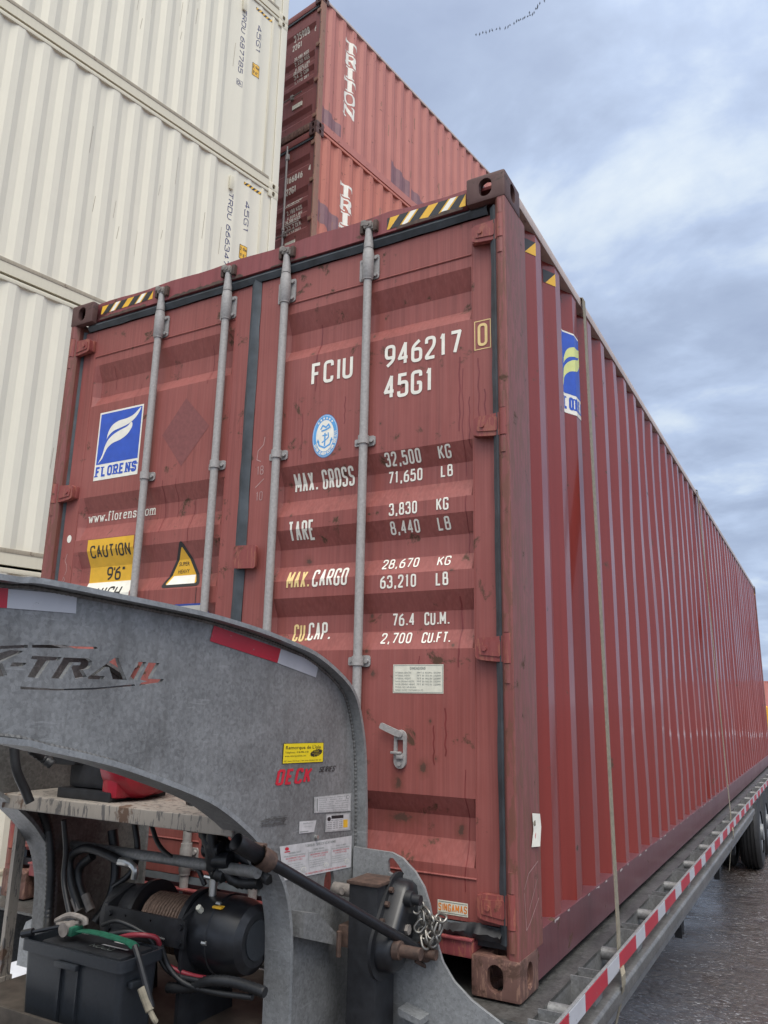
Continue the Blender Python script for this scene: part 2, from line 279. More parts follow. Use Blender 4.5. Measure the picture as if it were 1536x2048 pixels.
# ------------------------------------------------------------------ mesh helpers
def tag(o, label=None, cat=None, group=None, kind=None):
    for k, v in (('label', label), ('category', cat), ('group', group), ('kind', kind)):
        if v: o[k] = v
    return o
def thing(name, loc, label, cat, group=None):
    o = bpy.data.objects.new(name, None); COL.objects.link(o); o.location = loc
    o.empty_display_size = 0.3
    return tag(o, label, cat, group)
def world_of(o):
    m = Matrix.Translation(o.location) @ o.rotation_euler.to_matrix().to_4x4()
    return m if o.parent is None else world_of(o.parent) @ o.matrix_parent_inverse @ m
class MB:
    def __init__(s): s.bm = bmesh.new(); s.mi = 0
    def face(s, vs):
        try:
            f = s.bm.faces.new(vs); f.material_index = s.mi; return f
        except ValueError: return None
    def quad(s, *ps): return s.face([s.bm.verts.new(p) for p in ps])
    def box(s, x0, x1, y0, y1, z0, z1, bev=0.0, rot=None, mat=None):
        tmp = bmesh.new()
        vs = [tmp.verts.new((x, y, z)) for x in (x0, x1) for y in (y0, y1) for z in (z0, z1)]
        for q in ((0, 1, 3, 2), (4, 6, 7, 5), (0, 4, 5, 1), (2, 3, 7, 6), (0, 2, 6, 4), (1, 5, 7, 3)): tmp.faces.new([vs[i] for i in q])
        if bev: bmesh.ops.bevel(tmp, geom=list(tmp.edges), offset=bev, segments=2, profile=0.6, affect='EDGES')
        if rot is not None: bmesh.ops.transform(tmp, matrix=rot, verts=tmp.verts)
        s.merge(tmp); return s
    def merge(s, tmp):
        mp = {v: s.bm.verts.new(v.co) for v in tmp.verts}
        for f in tmp.faces: s.face([mp[v] for v in f.verts])
        tmp.free()
    def tube(s, pts, r, seg=12, cap=True):
        pts = [Vector(p) for p in pts]; n = len(pts)
        rs = r if isinstance(r, (list, tuple)) else [r] * n
        t0 = (pts[1] - pts[0]).normalized()
        a = t0.cross(Vector((0, 0, 1)) if abs(t0.z) < 0.9 else Vector((1, 0, 0))).normalized()
        rings = []
        for i, p in enumerate(pts):
            t = ((pts[min(i + 1, n - 1)] - p).normalized() + (p - pts[max(i - 1, 0)]).normalized())
            t = t.normalized() if t.length > 1e-6 else t0
            a = (a - t * a.dot(t)).normalized(); b = t.cross(a)
            rings.append([s.bm.verts.new(p + (a * math.cos(2 * math.pi * k / seg) + b * math.sin(2 * math.pi * k / seg)) * rs[i]) for k in range(seg)])
        for i in range(n - 1):
            for k in range(seg):
                s.face([rings[i][k], rings[i][(k + 1) % seg], rings[i + 1][(k + 1) % seg], rings[i + 1][k]])
        if cap:
            s.face(rings[0][::-1]); s.face(rings[-1])
        return s
    def cyl(s, p0, p1, r, seg=20): return s.tube([p0, p1], r, seg)
    def prism(s, poly, fn, a, b, holes=()):
        """poly (2-D) filled and extruded from a to b; fn(u, v, w) -> point"""
        loops = [list(poly)] + [list(h) for h in holes]
        V, F = fill(loops)
        for wv in (a, b):
            bv = [s.bm.verts.new(fn(p[0], p[1], wv)) for p in V]
            for f in F: s.face([bv[i] for i in (f if wv == b else f[::-1])])
        for l in loops:
            A = [s.bm.verts.new(fn(p[0], p[1], a)) for p in l]; B = [s.bm.verts.new(fn(p[0], p[1], b)) for p in l]
            for i in range(len(l)):
                j = (i + 1) % len(l); s.face([A[i], A[j], B[j], B[i]])
        return s
    def strip(s, P, Q):
        """ribbon between two polylines"""
        a = [s.bm.verts.new(p) for p in P]; b = [s.bm.verts.new(p) for p in Q]
        for i in range(len(P) - 1): s.face([a[i], a[i + 1], b[i + 1], b[i]])
        return s
    def build(s, name, mat, parent=None, smooth=35, weld=True):
        if weld: bmesh.ops.remove_doubles(s.bm, verts=s.bm.verts, dist=1e-5)
        bmesh.ops.recalc_face_normals(s.bm, faces=s.bm.faces)
        me = bpy.data.meshes.new(name); s.bm.to_mesh(me); s.bm.free()
        for m_ in (mat if isinstance(mat, (list, tuple)) else [mat]): me.materials.append(m_)
        if smooth:
            me.shade_smooth(); me.set_sharp_from_angle(angle=R(smooth))
        return link(name, me, parent)
def link(name, me, parent=None):
    o = bpy.data.objects.new(name, me); COL.objects.link(o)
    if parent:
        o.parent = parent; o.matrix_parent_inverse = world_of(parent).inverted()
    return o
def dup(root, loc=None, rot=None, label=None, group=None):
    c = root.copy(); COL.objects.link(c)
    if loc is not None: c.location = loc
    if rot is not None: c.rotation_euler = rot
    if label: c['label'] = label
    if group: c['group'] = group
    for ch in [o for o in COL.objects if o.parent == root]:
        d = ch.copy(); COL.objects.link(d); d.parent = c
        for g in [o for o in COL.objects if o.parent == ch]:
            e = g.copy(); COL.objects.link(e); e.parent = d
    return c
def inside(p, loops):
    c = False
    for l in loops:
        for i in range(len(l)):
            a, b = l[i - 1], l[i]
            if (a[1] > p[1]) != (b[1] > p[1]) and p[0] < (b[0] - a[0]) * (p[1] - a[1]) / (b[1] - a[1]) + a[0]: c = not c
    return c
def fill(loops):
    vs, es = [], []
    for l in loops:
        o = len(vs); vs += [Vector(p) for p in l]; es += [(o + i, o + (i + 1) % len(l)) for i in range(len(l))]
    V, E_, F, *_ = delaunay_2d_cdt(vs, es, [], 0, 1e-8)
    return V, [f for f in F if inside(sum((V[i] for i in f), Vector((0, 0))) / len(f), loops)]
def rounded(pts, r, closed=True, seg=4):
    out = []; n = len(pts)
    for i, p in enumerate(pts):
        p = Vector(p)
        if not closed and i in (0, n - 1): out.append(p); continue
        a = Vector(pts[i - 1]) - p; b = Vector(pts[(i + 1) % n]) - p
        q = min(r, a.length * 0.49, b.length * 0.49)
        A, B = p + a.normalized() * q, p + b.normalized() * q
        for k in range(seg + 1):
            t = k / seg; out.append((1 - t) ** 2 * A + 2 * t * (1 - t) * p + t * t * B)
    return out
def ellipse(cx, cy, rx, ry, n=24): return [Vector((cx + rx * math.cos(2 * math.pi * k / n), cy + ry * math.sin(2 * math.pi * k / n))) for k in range(n)]
def stadium(cx, cy, w_, h_, n=8):
    r = w_ / 2; o = []
    for k in range(n + 1): o.append(Vector((cx + r * math.cos(math.pi * k / n), cy + h_ / 2 - r + r * math.sin(math.pi * k / n))))
    for k in range(n + 1): o.append(Vector((cx - r * math.cos(math.pi * k / n), cy - h_ / 2 + r - r * math.sin(math.pi * k / n))))
    return o
def smooth_path(pts, n=6):
    pts = [Vector(p) for p in pts]; out = []
    P = [pts[0] * 2 - pts[1]] + pts + [pts[-1] * 2 - pts[-2]]
    for i in range(1, len(P) - 2):
        a, b, c, d = P[i - 1], P[i], P[i + 1], P[i + 2]
        for k in range(n):
            t = k / n
            out.append(0.5 * ((2 * b) + (c - a) * t + (2 * a - 5 * b + 4 * c - d) * t * t + (3 * b - a - 3 * c + d) * t ** 3))
    out.append(pts[-1]); return out

# ------------------------------------------------------------------ lettering
GL = {  # strokes on a 4 x 6 grid; a leading number is the corner radius, 'c' closes the stroke
 'A': ['0:0,0 2,6 4,0', '0:.75,2 3.25,2'], 'B': ['1.3:0,3.2 3.5,3.2 3.5,6 0,6', '0:0,6 0,0', '1.3:0,0 4,0 4,3.2 1,3.2'],
 'C': ['1.6:4,4.6 4,6 0,6 0,0 4,0 4,1.4'], 'D': ['1.1:0,0 4,0 4,6 0,6', '0:0,6 0,0'], 'E': ['0:3.7,6 0,6 0,0 3.7,0', '0:0,3.1 3,3.1'],
 'F': ['0:3.8,6 0,6 0,0', '0:0,3.1 3,3.1'], 'G': ['1.6:4,4.6 4,6 0,6 0,0 4,0 4,2.8 2.2,2.8'], 'H': ['0:0,0 0,6', '0:4,0 4,6', '0:0,3 4,3'],
 'I': ['0:2,0 2,6'], 'J': ['1.6:4,6 4,0 0,0 0,1.6'], 'K': ['0:0,0 0,6', '0:4,6 0,2.4', '0:1.4,3.7 4,0'], 'L': ['0:0,6 0,0 3.7,0'],
 'M': ['0:0,0 0,6 2,1.8 4,6 4,0'], 'N': ['0:0,0 0,6 4,0 4,6'], 'O': ['1.8c:0,0 4,0 4,6 0,6'], 'P': ['0:0,0 0,6', '1.4:0,6 4,6 4,2.8 0,2.8'],
 'Q': ['1.8c:0,0 4,0 4,6 0,6', '0:2.4,1.6 4.2,-.4'], 'R': ['1.4:0,6 4,6 4,2.9 0,2.9', '0:0,0 0,6', '0:2,2.9 4,0'], 'S': ['1.6:4,4.7 4,6 0,6 0,3.2 4,2.9 4,0 0,0 0,1.3'],
 'T': ['0:0,6 4,6', '0:2,0 2,6'], 'U': ['1.8:0,6 0,0 4,0 4,6'], 'V': ['0:0,6 2,0 4,6'], 'W': ['0:0,6 1,0 2,4.5 3,0 4,6'], 'X': ['0:0,0 4,6', '0:0,6 4,0'],
 'Y': ['0:0,6 2,3 4,6', '0:2,0 2,3'], 'Z': ['0:0,6 4,6 0,0 4,0'],
 '0': ['1.8c:0.2,0 3.8,0 3.8,6 0.2,6'], '1': ['0:0.9,4.9 2.2,6 2.2,0'], '2': ['1.6:0.1,4.4 0.1,6 3.9,6 3.9,3.6 0.1,0.5 0.1,0 4,0'], '3': ['1.5:0.1,4.6 0.1,6 3.7,6 3.7,3.2 1.6,3.2', '1.5:1.6,3.2 4,3.2 4,0 0,0 0,1.4'],
 '4': ['0:3,0 3,6 0,1.7 4.2,1.7'], '5': ['0:3.8,6 0.4,6 0.2,3.2', '1.5:0.2,3.3 1,3.8 4,3.8 4,0 0,0 0,1.3'], '6': ['1.7:3.4,6 0.1,4.4 0,0 4,0 4,3.5 0.3,3.5'], '7': ['0:0,6 4,6 1.6,0'],
 '8': ['1.5c:0.3,3.15 3.7,3.15 3.7,6 0.3,6', '1.6c:0,0 4,0 4,3.1 0,3.1'], '9': ['1.7:0.6,0 3.9,1.6 4,6 0,6 0,2.5 3.7,2.5'],
 '.': ['0:1.6,0 1.6,.8'], ',': ['0:1.9,.8 1.3,-.9'], '-': ['0:.6,3 3.4,3'], ':': ['0:2,1 2,1.8', '0:2,4 2,4.8'], "'": ['0:2,6 1.8,4.6'], '"': ['0:1.2,6 1.2,4.6', '0:2.8,6 2.8,4.6'], '/': ['0:0,-.5 4,6.5'],
 'w': ['0:0,4 1.1,0 2,3.4 2.9,0 4,4'], 'f': ['1.2:3.6,5.6 2.9,6.2 1.4,6 1.4,0', '0:.3,3.8 3.2,3.8'], 'l': ['0:2,6 2,0'], 'o': ['1.7c:.2,0 3.8,0 3.8,4 .2,4'], 'r': ['0:.8,4 .8,0', '1.2:.8,2.6 1.6,4 3.4,3.8'],
 'e': ['1.5:.3,2.1 3.7,2.1 3.7,4 .2,4 .2,0 3.6,.3'], 'n': ['0:.4,4 .4,0', '1.6:.4,2.8 1,4 3.6,4 3.6,0'], 's': ['1.1:3.5,3.3 3.3,4 .5,4 .5,2.2 3.6,1.9 3.6,0 .4,0 .4,.8'], 'c': ['1.6:3.6,3.1 3.6,4 .3,4 .3,0 3.6,0 3.6,.8'], 'm': ['0:0,4 0,0', '1:0,3 .5,4 2,4 2,0', '1:2,3 2.5,4 4,4 4,0'],
}
NARROW = {'.': 0.42, ',': 0.5, 'I': 0.45, '1': 0.75, "'": 0.5, ':': 0.5, ' ': 0.55, 'l': 0.55, 'M': 1.25, 'W': 1.25, 'w': 1.3, 'm': 1.4, 'f': .8, 'r': .85}
class Decal:
    """flat print built in (u, v); laid on a surface by a mapping function, so it follows every fold"""
    def __init__(s): s.L = []
    def ribbon(s, pts, w_, mi, layer, closed=False):
        pts = [Vector(p) for p in pts]; n = len(pts)
        if not closed:      # split at sharp turns so that a stroke never folds over itself
            for i in range(1, n - 1):
                a = (pts[i] - pts[i - 1]).normalized(); b = (pts[i + 1] - pts[i]).normalized()
                if a.dot(b) < -0.05:
                    s.ribbon(pts[:i] + [pts[i] + a * w_ * .3], w_, mi, layer); s.ribbon([pts[i] - b * w_ * .3] + pts[i + 1:], w_, mi, layer + .18); return
        if closed and (pts[0] - pts[-1]).length < 1e-6: pts = pts[:-1]; n -= 1
        A, B = [], []
        for i in range(n):
            if closed: a, c = pts[i - 1], pts[(i + 1) % n]
            else: a, c = pts[max(i - 1, 0)], pts[min(i + 1, n - 1)]
            d1 = (pts[i] - a); d2 = (c - pts[i])
            d1 = d1.normalized() if d1.length > 1e-9 else d2.normalized(); d2 = d2.normalized() if d2.length > 1e-9 else d1
            n1 = Vector((-d1.y, d1.x)); n2 = Vector((-d2.y, d2.x)); m = n1 + n2
            if m.length < 0.4: m = n1
            m = m.normalized(); m = m * min(1.6, 1 / max(0.45, m.dot(n1)))
            A.append(pts[i] + m * w_ / 2); B.append(pts[i] - m * w_ / 2)
        V = A + B; F = [(i, (i + 1) % n, n + (i + 1) % n, n + i) for i in range(n if closed else n - 1)]
        s.L.append((V, F, mi, [layer + .1 * (i % n) / n for i in range(2 * n)]))
    def poly(s, pts, mi=0, layer=0, holes=()):
        loops = [[Vector(p) for p in pts]] + [[Vector(p) for p in h] for h in holes]
        V, F = fill(loops)
        s.L.append(([Vector(v) for v in V], F, mi, layer)); return s
    def rect(s, u0_, v0, u1, v1, mi=0, layer=0): return s.poly([(u0_, v0), (u1, v0), (u1, v1), (u0_, v1)], mi, layer)
    def text(s, t, u, v, h, wd, stroke=None, mi=0, layer=1, serif=False, slant=0.0, vertical=False, bold=1.0, fn=None, asp=None):
        """text with cap height h filling the width wd from (u, v); vertical: read downwards, turned a quarter"""
        if asp: fn = lambda q, f_=asp: Vector((q.x / f_, q.y)); u *= asp
        wts = [NARROW.get(c, 1.0) for c in t]; gap = 0.22
        tot = sum(wts) + gap * (len(t) - 1); cw = wd / tot
        stroke = stroke or h * 0.125
        x = 0.0; k = 0; first_ = len(s.L)
        for c, wt in zip(t, wts):
            gw = max(cw * wt - stroke, cw * 0.3)
            for st in GL.get(c, []):
                head, body = st.split(':', 1); cl = head.endswith('c'); rr = float(head.rstrip('c') or 0)
                P = []
                for q in body.split():
                    a, b = q.split(','); P.append(Vector((float(a), float(b))))
                if wt < 0.6 and c in 'Il.,1:': P = [Vector((2 + (p.x - 2) * 1.0, p.y)) for p in P]
                hh = h - stroke
                Q = [Vector((stroke / 2 + p.x / 4 * gw, stroke / 2 + p.y / 6 * hh)) for p in P]
                if rr: Q = rounded(Q, rr / 4 * max(gw, h * 0.3), cl)
                def place(q):
                    q = Vector((x + q.x + slant * q.y, q.y))
                    q = Vector((u + q.y, v - q.x)) if vertical else Vector((u + q.x, v + q.y))
                    return q
                lay = layer + (k % 4) * 0.12; k += 1
                s.ribbon([place(q) for q in Q], stroke * bold, mi, lay, cl)
                if serif and not cl:
                    for e, o in ((Q[0], Q[1]), (Q[-1], Q[-2])):
                        if abs((o - e).y) > abs((o - e).x) * 1.2:
                            lay = layer + (k % 4) * 0.12; k += 1
                            s.ribbon([place(e + Vector((-stroke * 1.15, 0))), place(e + Vector((stroke * 1.15, 0)))], stroke * 0.55, mi, lay)
            x += cw * (wt + gap)
        if fn:
            for i_ in range(first_, len(s.L)):
                V, F, a_, b_ = s.L[i_]; s.L[i_] = ([fn(Vector(p)) for p in V], F, a_, b_)
        return s
    def bfont(s, t, u, v, h, wd, mi=0, layer=1, off=0.0, slant=0.0, fn=None):
        V, F = bfont_mesh(t, off)
        x0 = min(p[0] for p in V); x1 = max(p[0] for p in V); sy = h / 0.72
        W = []
        for p in V:
            q = Vector((u + (p[0] - x0) / (x1 - x0) * wd + slant * p[1] * sy, v + p[1] * sy)); W.append(fn(q) if fn else q)
        s.L.append((W, F, mi, layer)); return s
    def build(s, name, mats, fn, parent=None, ub=(), vb=(), label=None):
        bm = bmesh.new(); lay = bm.verts.layers.float.new('lay')
        for V, F, mi, la in s.L:
            vs = []
            for ip, p in enumerate(V):
                q = bm.verts.new((p[0], p[1], 0)); q[lay] = la[ip] if isinstance(la, list) else la; vs.append(q)
            for f in F:
                try: fc = bm.faces.new([vs[i] for i in f]); fc.material_index = mi
                except ValueError: pass
        us = [v.co.x for v in bm.verts]; vv = [v.co.y for v in bm.verts]
        lo = (min(us), min(vv)); hi = (max(us), max(vv))
        for ax, brk in ((0, ub), (1, vb)):
            for b_ in brk:
                if lo[ax] < b_ < hi[ax]:
                    nv = (1, 0, 0) if ax == 0 else (0, 1, 0)
                    bmesh.ops.bisect_plane(bm, geom=list(bm.verts) + list(bm.edges) + list(bm.faces), dist=1e-6, plane_co=(b_, b_, 0), plane_no=nv)
        for v in bm.verts: v.co = fn(v.co.x, v.co.y, v[lay])
        me = bpy.data.meshes.new(name); bm.to_mesh(me); bm.free()
        for m_ in mats: me.materials.append(m_)
        o = link(name, me, parent)
        if label: o['label'] = label
        return o
_bf = {}
def bfont_mesh(t, off=0.0):
    if (t, off) in _bf: return _bf[(t, off)]
    c = bpy.data.curves.new('lettering', 'FONT'); c.body = t; c.size = 1.0; c.resolution_u = 2; c.offset = off
    o = bpy.data.objects.new('lettering', c); COL.objects.link(o)
    dg = bpy.context.evaluated_depsgraph_get(); dg.update()
    me = o.evaluated_get(dg).to_mesh()
    V = [(v.co.x, v.co.y) for v in me.vertices]; F = [tuple(p.vertices) for p in me.polygons]
    o.evaluated_get(dg).to_mesh_clear(); bpy.data.objects.remove(o); bpy.data.curves.remove(c)
    _bf[(t, off)] = (V, F); return V, F

# ------------------------------------------------------------------ setting: ground and snow
g = MB()
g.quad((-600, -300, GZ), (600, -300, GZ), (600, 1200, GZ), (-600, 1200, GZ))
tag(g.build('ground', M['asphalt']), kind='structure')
def blob(cx, cy, rx, ry, seed, n=48, amp=0.22):
    q = random.Random(seed); ph = [q.random() * 6.28 for _ in range(5)]
    return [Vector((cx + rx * math.cos(a) * (1 + amp * sum(math.sin(a * (k + 2) + ph[k]) / (k + 1.5) for k in range(5))),
                    cy + ry * math.sin(a) * (1 + amp * sum(math.sin(a * (k + 2) + ph[k]) / (k + 1.5) for k in range(5))))) for a in [2 * math.pi * i / n for i in range(n)]]
def snow(name, cx, cy, rx, ry, seed, h=0.03):
    m = MB(); o = blob(cx, cy, rx, ry, seed); i = [Vector((cx, cy)) + (p - Vector((cx, cy))) * 0.93 for p in o]
    m.strip([(*p, GZ + 0.004) for p in o + o[:1]], [(*p, GZ + h) for p in i + i[:1]])
    m.face([m.bm.verts.new((*p, GZ + h)) for p in i])
    tag(m.build(name, M['snow']), kind='structure')
snow('snow', -4.1, 0.3, 1.35, 4.2, 3)
snow('snow', 3.0, 62.0, 9.0, 9.0, 5, 0.05)

# ------------------------------------------------------------------ containers: shared geometry
PITCH_C = 0.283; DEP = 0.036
CAST = None
def casting_mesh():
    """hollow corner fitting with oval openings, cut by boolean from a rounded block"""
    sx, sy, sz = 0.162, 0.178, 0.118
    def blk(x, y, z, bev):
        m = MB(); m.box(-x / 2, x / 2, -y / 2, y / 2, -z / 2, z / 2, bev); return m.build('corner_casting', M['cast'], smooth=0)
    a = blk(sx, sy, sz, 0.011); cut = [blk(sx - .05, sy - .05, sz - .044, 0)]
    m = MB(); m.prism(stadium(0, 0, .053, .079), lambda u, v, w_: (u, w_, v), -0.2, 0.2); cut.append(m.build('corner_casting', M['cast'], smooth=0))
    m = MB(); m.prism(stadium(0, 0, .053, .079), lambda u, v, w_: (w_, u, v), -0.2, 0.2); cut.append(m.build('corner_casting', M['cast'], smooth=0))
    m = MB(); m.prism(stadium(0, 0, .062, .118), lambda u, v, w_: (u, v, w_), -0.2, 0.2); cut.append(m.build('corner_casting', M['cast'], smooth=0))
    for c in cut:
        md = a.modifiers.new('cut', 'BOOLEAN'); md.operation = 'DIFFERENCE'; md.object = c; md.solver = 'EXACT'
    dg = bpy.context.evaluated_depsgraph_get(); dg.update()
    me = bpy.data.meshes.new_from_object(a.evaluated_get(dg)); me.name = 'corner_casting'
    for o in [a] + cut: bpy.data.objects.remove(o)
    me.materials.clear(); me.materials.append(M['cast'])
    me.shade_smooth(); me.set_sharp_from_angle(angle=R(40))
    return me
CAST = casting_mesh()
_castm = {}
def casting(root, x, y, z, mat):
    if mat not in _castm:
        me = CAST.copy(); me.materials.clear(); me.materials.append(mat); _castm[mat] = me
    o = link('corner_casting', _castm[mat], root); o.location = (x, y, z); return o

def corr_points(s0, s1, start, flat=None, lead=None):
    """outline of the corrugated sheet along its length: list of (s, inset)"""
    pts = [(s0, 0.0)] if lead is None else [(lead, DEP)]
    if lead is not None: s0 = lead
    k = math.floor((s0 - start) / PITCH_C) - 1
    while True:
        b = start + k * PITCH_C; k += 1
        if b > s1 or (flat is not None and b + .142 > flat): break
        for ds, ins in ((0, 0), (.074, 0), (.142, DEP), (.214, DEP)):
            if s0 + .03 < b + ds < s1 - .02: pts.append((b + ds, ins))
    if flat is not None: pts = [(a_, i_ * .78) for a_, i_ in pts]
    if flat is not None:      # plain panel with shallow ribs that carries the markings
        q = pts[-1][0] + .02; pts.append((q + .05, .012)); q += .05
        while q + .26 < s1: pts += [(q + .10, .012), (q + .125, .004), (q + .165, .004), (q + .19, .012)]; q += .23
        pts.append((s1, .012)); return pts
    pts.append((s1, pts[-1][1])); return pts
def inset_fn(pts):
    def f(s):
        for (a, ia), (b, ib) in zip(pts, pts[1:]):
            if a <= s <= b: return ia + (ib - ia) * ((s - a) / (b - a) if b > a else 0)
        return 0.0
    return f
def side_wall(root, x, sgn, y0, y1, z0, z1, pts, mat, dents=False):
    m = MB()
    P = [(x - sgn * i, s) for s, i in pts]
    n_ = 9 if dents else 1; zs = [z0 + (z1 - z0) * k / n_ for k in range(n_ + 1)]
    from mathutils import noise as mnoise
    def dx(y, z):
        if not dents: return 0.0
        k = min(1.0, max(0.0, (y - 1.35) / .6)) * min(1.0, (z - z0) / .3, (z1 - z) / .3)
        return k * (.0120 * mnoise.noise(Vector((y * 1.7, z * .9, 3.1))) + .0055 * mnoise.noise(Vector((y * 7.0, z * 1.6, 9.4))) - .030 * max(0, mnoise.noise(Vector((y * .8, z * .8, 5.5))) - .38))
    for a, b in zip(zs, zs[1:]): m.strip([(px + dx(s, a), s, a) for px, s in P], [(px + dx(s, b), s, b) for px, s in P])
    # sheet-metal return inside so that the wall has a thickness
    m.strip([(px - sgn * .02, s, z1) for px, s in P], [(px - sgn * .02, s, z0) for px, s in P])
    return m.build('side_wall', mat, root, smooth=18)
def shell(root, y0, y1, H, W, mats, start, front, flat=None, dents=False):
    """posts, rails, roof, floor, both side walls, the plain end wall and eight castings.
       the right-hand side wall is the plane x = 0, front = the y of the door end (None: two plain ends)"""
    cx = W
    pts = corr_points(y0 + .115, y1 - .115, start, flat, .236 if dents else None)
    zb, zt = .160, H - .062
    side_wall(root, -.012, 1, y0, y1, zb - .03, zt + .02, pts, mats['side'], dents)
    side_wall(root, -cx + .012, -1, y0, y1, zb - .03, zt + .02, pts, mats['side'])
    for x in (-.075, -cx + .006):
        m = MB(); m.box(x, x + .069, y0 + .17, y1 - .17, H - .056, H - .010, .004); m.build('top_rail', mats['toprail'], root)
    for x, sg in ((-.006, 1), (-cx + .006, -1)):
        m = MB()
        prof = [(0, .018), (0, .158), (-.05, .172), (-.056, .172), (-.056, .150), (-.010, .150), (-.010, .030), (-.05, .024), (-.05, .018)]
        m.prism([(x + sg * a, b) for a, b in prof], lambda u, v, w_: (u, w_, v), y0 + .17, y1 - .17); m.build('bottom_rail', mats['botrail'], root)
    m = MB(); m.box(-cx + .03, -.03, y0 + .05, y1 - .05, H - .036, H - .022); m.build('roof', mats['roof'], root)
    m = MB(); m.box(-cx + .06, -.06, y0 + .05, y1 - .05, .13, .16)
    for k in range(int((y1 - y0) / .45)):
        m.box(-cx + .06, -.06, y0 + .4 + k * .45, y0 + .445 + k * .45, .03, .13)
    m.build('floor', M['jet_rough'], root)
    for x in (-.081, -cx + .081):
        for y in (y0 + .089, y1 - .089):
            casting(root, x, y, .059, mats['cast']); casting(root, x, y, H - .059, mats['casttop'])
    ends = [y for y in (y0, y1) if y != front]
    for y in ends:
        sg = 1 if y == y1 else -1
        ep = corr_points(.11, cx - .11, .16)
        m = MB(); Q = [(-u, y - sg * (.03 + i)) for u, i in ep]
        m.strip([(a, b, .10) for a, b in Q], [(a, b, H - .08) for a, b in Q]); m.build('end_wall', mats['side'], root, smooth=18)
        m = MB(); m.box(-cx + .16, -.16, y - .05 if sg > 0 else y + .004, y - .004 if sg > 0 else y + .05, H - .10, H - .012); m.box(-cx + .16, -.16, y - .05 if sg > 0 else y + .004, y - .004 if sg > 0 else y + .05, .02, .13); m.build('end_rail', mats['rail'], root)
    for x, sg in ((0, 1), (-cx, -1)):
        for y in (y0, y1):
            s2 = 1 if y == y0 else -1
            m = MB()
            # rolled corner post: L of two flanges with rounded outer edge
            prof = rounded([(-.004, .004), (-.004, .240 if (dents and y == y0) else .118), (-.052 if dents else -.022, .240 if (dents and y == y0) else .118), (-.052 if dents else -.022, .030), (-.052 if dents else -.036, .026), (-.036, .004)], .006)
            m.prism([(x + sg * a, y + s2 * b) for a, b in prof], lambda u, v, w_: (u, v, w_), .116, H - .116)
            m.build('corner_post', mats['post'], root, smooth=40)
    return pts

def door_profile(bands):
    """bands: list of (z_top_outer, z_top_inner, z_bot_inner, z_bot_outer) of the pressed troughs"""
    br = []
    for a, b, c, d in bands: br += [(d, 0.0), (c, 1.0), (b, 1.0), (a, 0.0)]
    br.sort()
    def f(z):
        if z <= br[0][0] or z >= br[-1][0]: return 0.0
        for (a, ia), (b, ib) in zip(br, br[1:]):
            if a <= z <= b: return ia + (ib - ia) * (z - a) / (b - a)
        return 0.0
    return f, [b[0] for b in br]

# ================================================================== the container on the trailer
W_ = 2.438; HH = 2.896; DY = 0.055; DD = 0.034
hero = thing('shipping_container', (-1.219, 6.096, 0), 'dark red high container with white FCIU 946217 0 lettering, strapped on the trailer', 'shipping container')
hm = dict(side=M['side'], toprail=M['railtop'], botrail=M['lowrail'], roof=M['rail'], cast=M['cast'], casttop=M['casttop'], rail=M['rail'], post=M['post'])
hero_pts = shell(hero, 0.0, 12.192, HH, W_, hm, 0.40, 0.0, None, True)
hin = inset_fn(hero_pts); hbreak = [p[0] for p in hero_pts]
BANDS = [(2.543, 2.457, 2.375, 2.318), (1.832, 1.756, 1.686, 1.616), (1.557, 1.481, 1.408, 1.345), (1.275, 1.203, 1.134, 1.065), (0.569, 0.504, 0.432, 0.355)]
dprof, dbreak = door_profile(BANDS)
def U(u): return u - W_
def door_leaf(u0_, u1, pl, pr, sl=.034, sr=.012):
    m = MB()
    zs = sorted([.192, 2.745] + dbreak); us = [u0_, pl, pl + sl, pr - sr, pr, u1]
    infl = [0, 0, 1, 1, 0, 0]
    gr = [[m.bm.verts.new((U(u), DY + DD * dprof(z) * k, z)) for u, k in zip(us, infl)] for z in zs]
    for i in range(len(zs) - 1):
        for j in range(len(us) - 1): m.face([gr[i][j], gr[i][j + 1], gr[i + 1][j + 1], gr[i + 1][j]])
    # edges and back of the leaf
    m.box(U(u0_), U(u1), DY + DD + .006, DY + DD + .012, .192, 2.745)
    for a, b in ((u0_, u0_ + .004), (u1 - .004, u1)): m.box(U(a), U(b), DY + .001, DY + DD + .008, .192, 2.745)
    return m.build('door', M['door'], hero, smooth=12)
door_l = door_leaf(.070, 1.182, .158, 1.096)
door_r = door_leaf(1.238, 2.364, 1.362, 2.279)
door_l['label'] = 'left door leaf with blue logo and yellow height warning'; door_r['label'] = 'right door leaf with white weight lettering'
# weld seams across the leaves
for dr, a, b in ((door_l, .16, 1.094), (door_r, 1.364, 2.277)):
    m = MB()
    for z in (2.594, .322): m.tube([(U(a), DY - .001, z), (U(b), DY - .001, z)], .004, 6)
    for u in (a, b): m.tube([(U(u), DY + .0005, .20), (U(u), DY + .0005, 2.74)], .0028, 5)
    m.build('weld_seam', M['door'], dr)
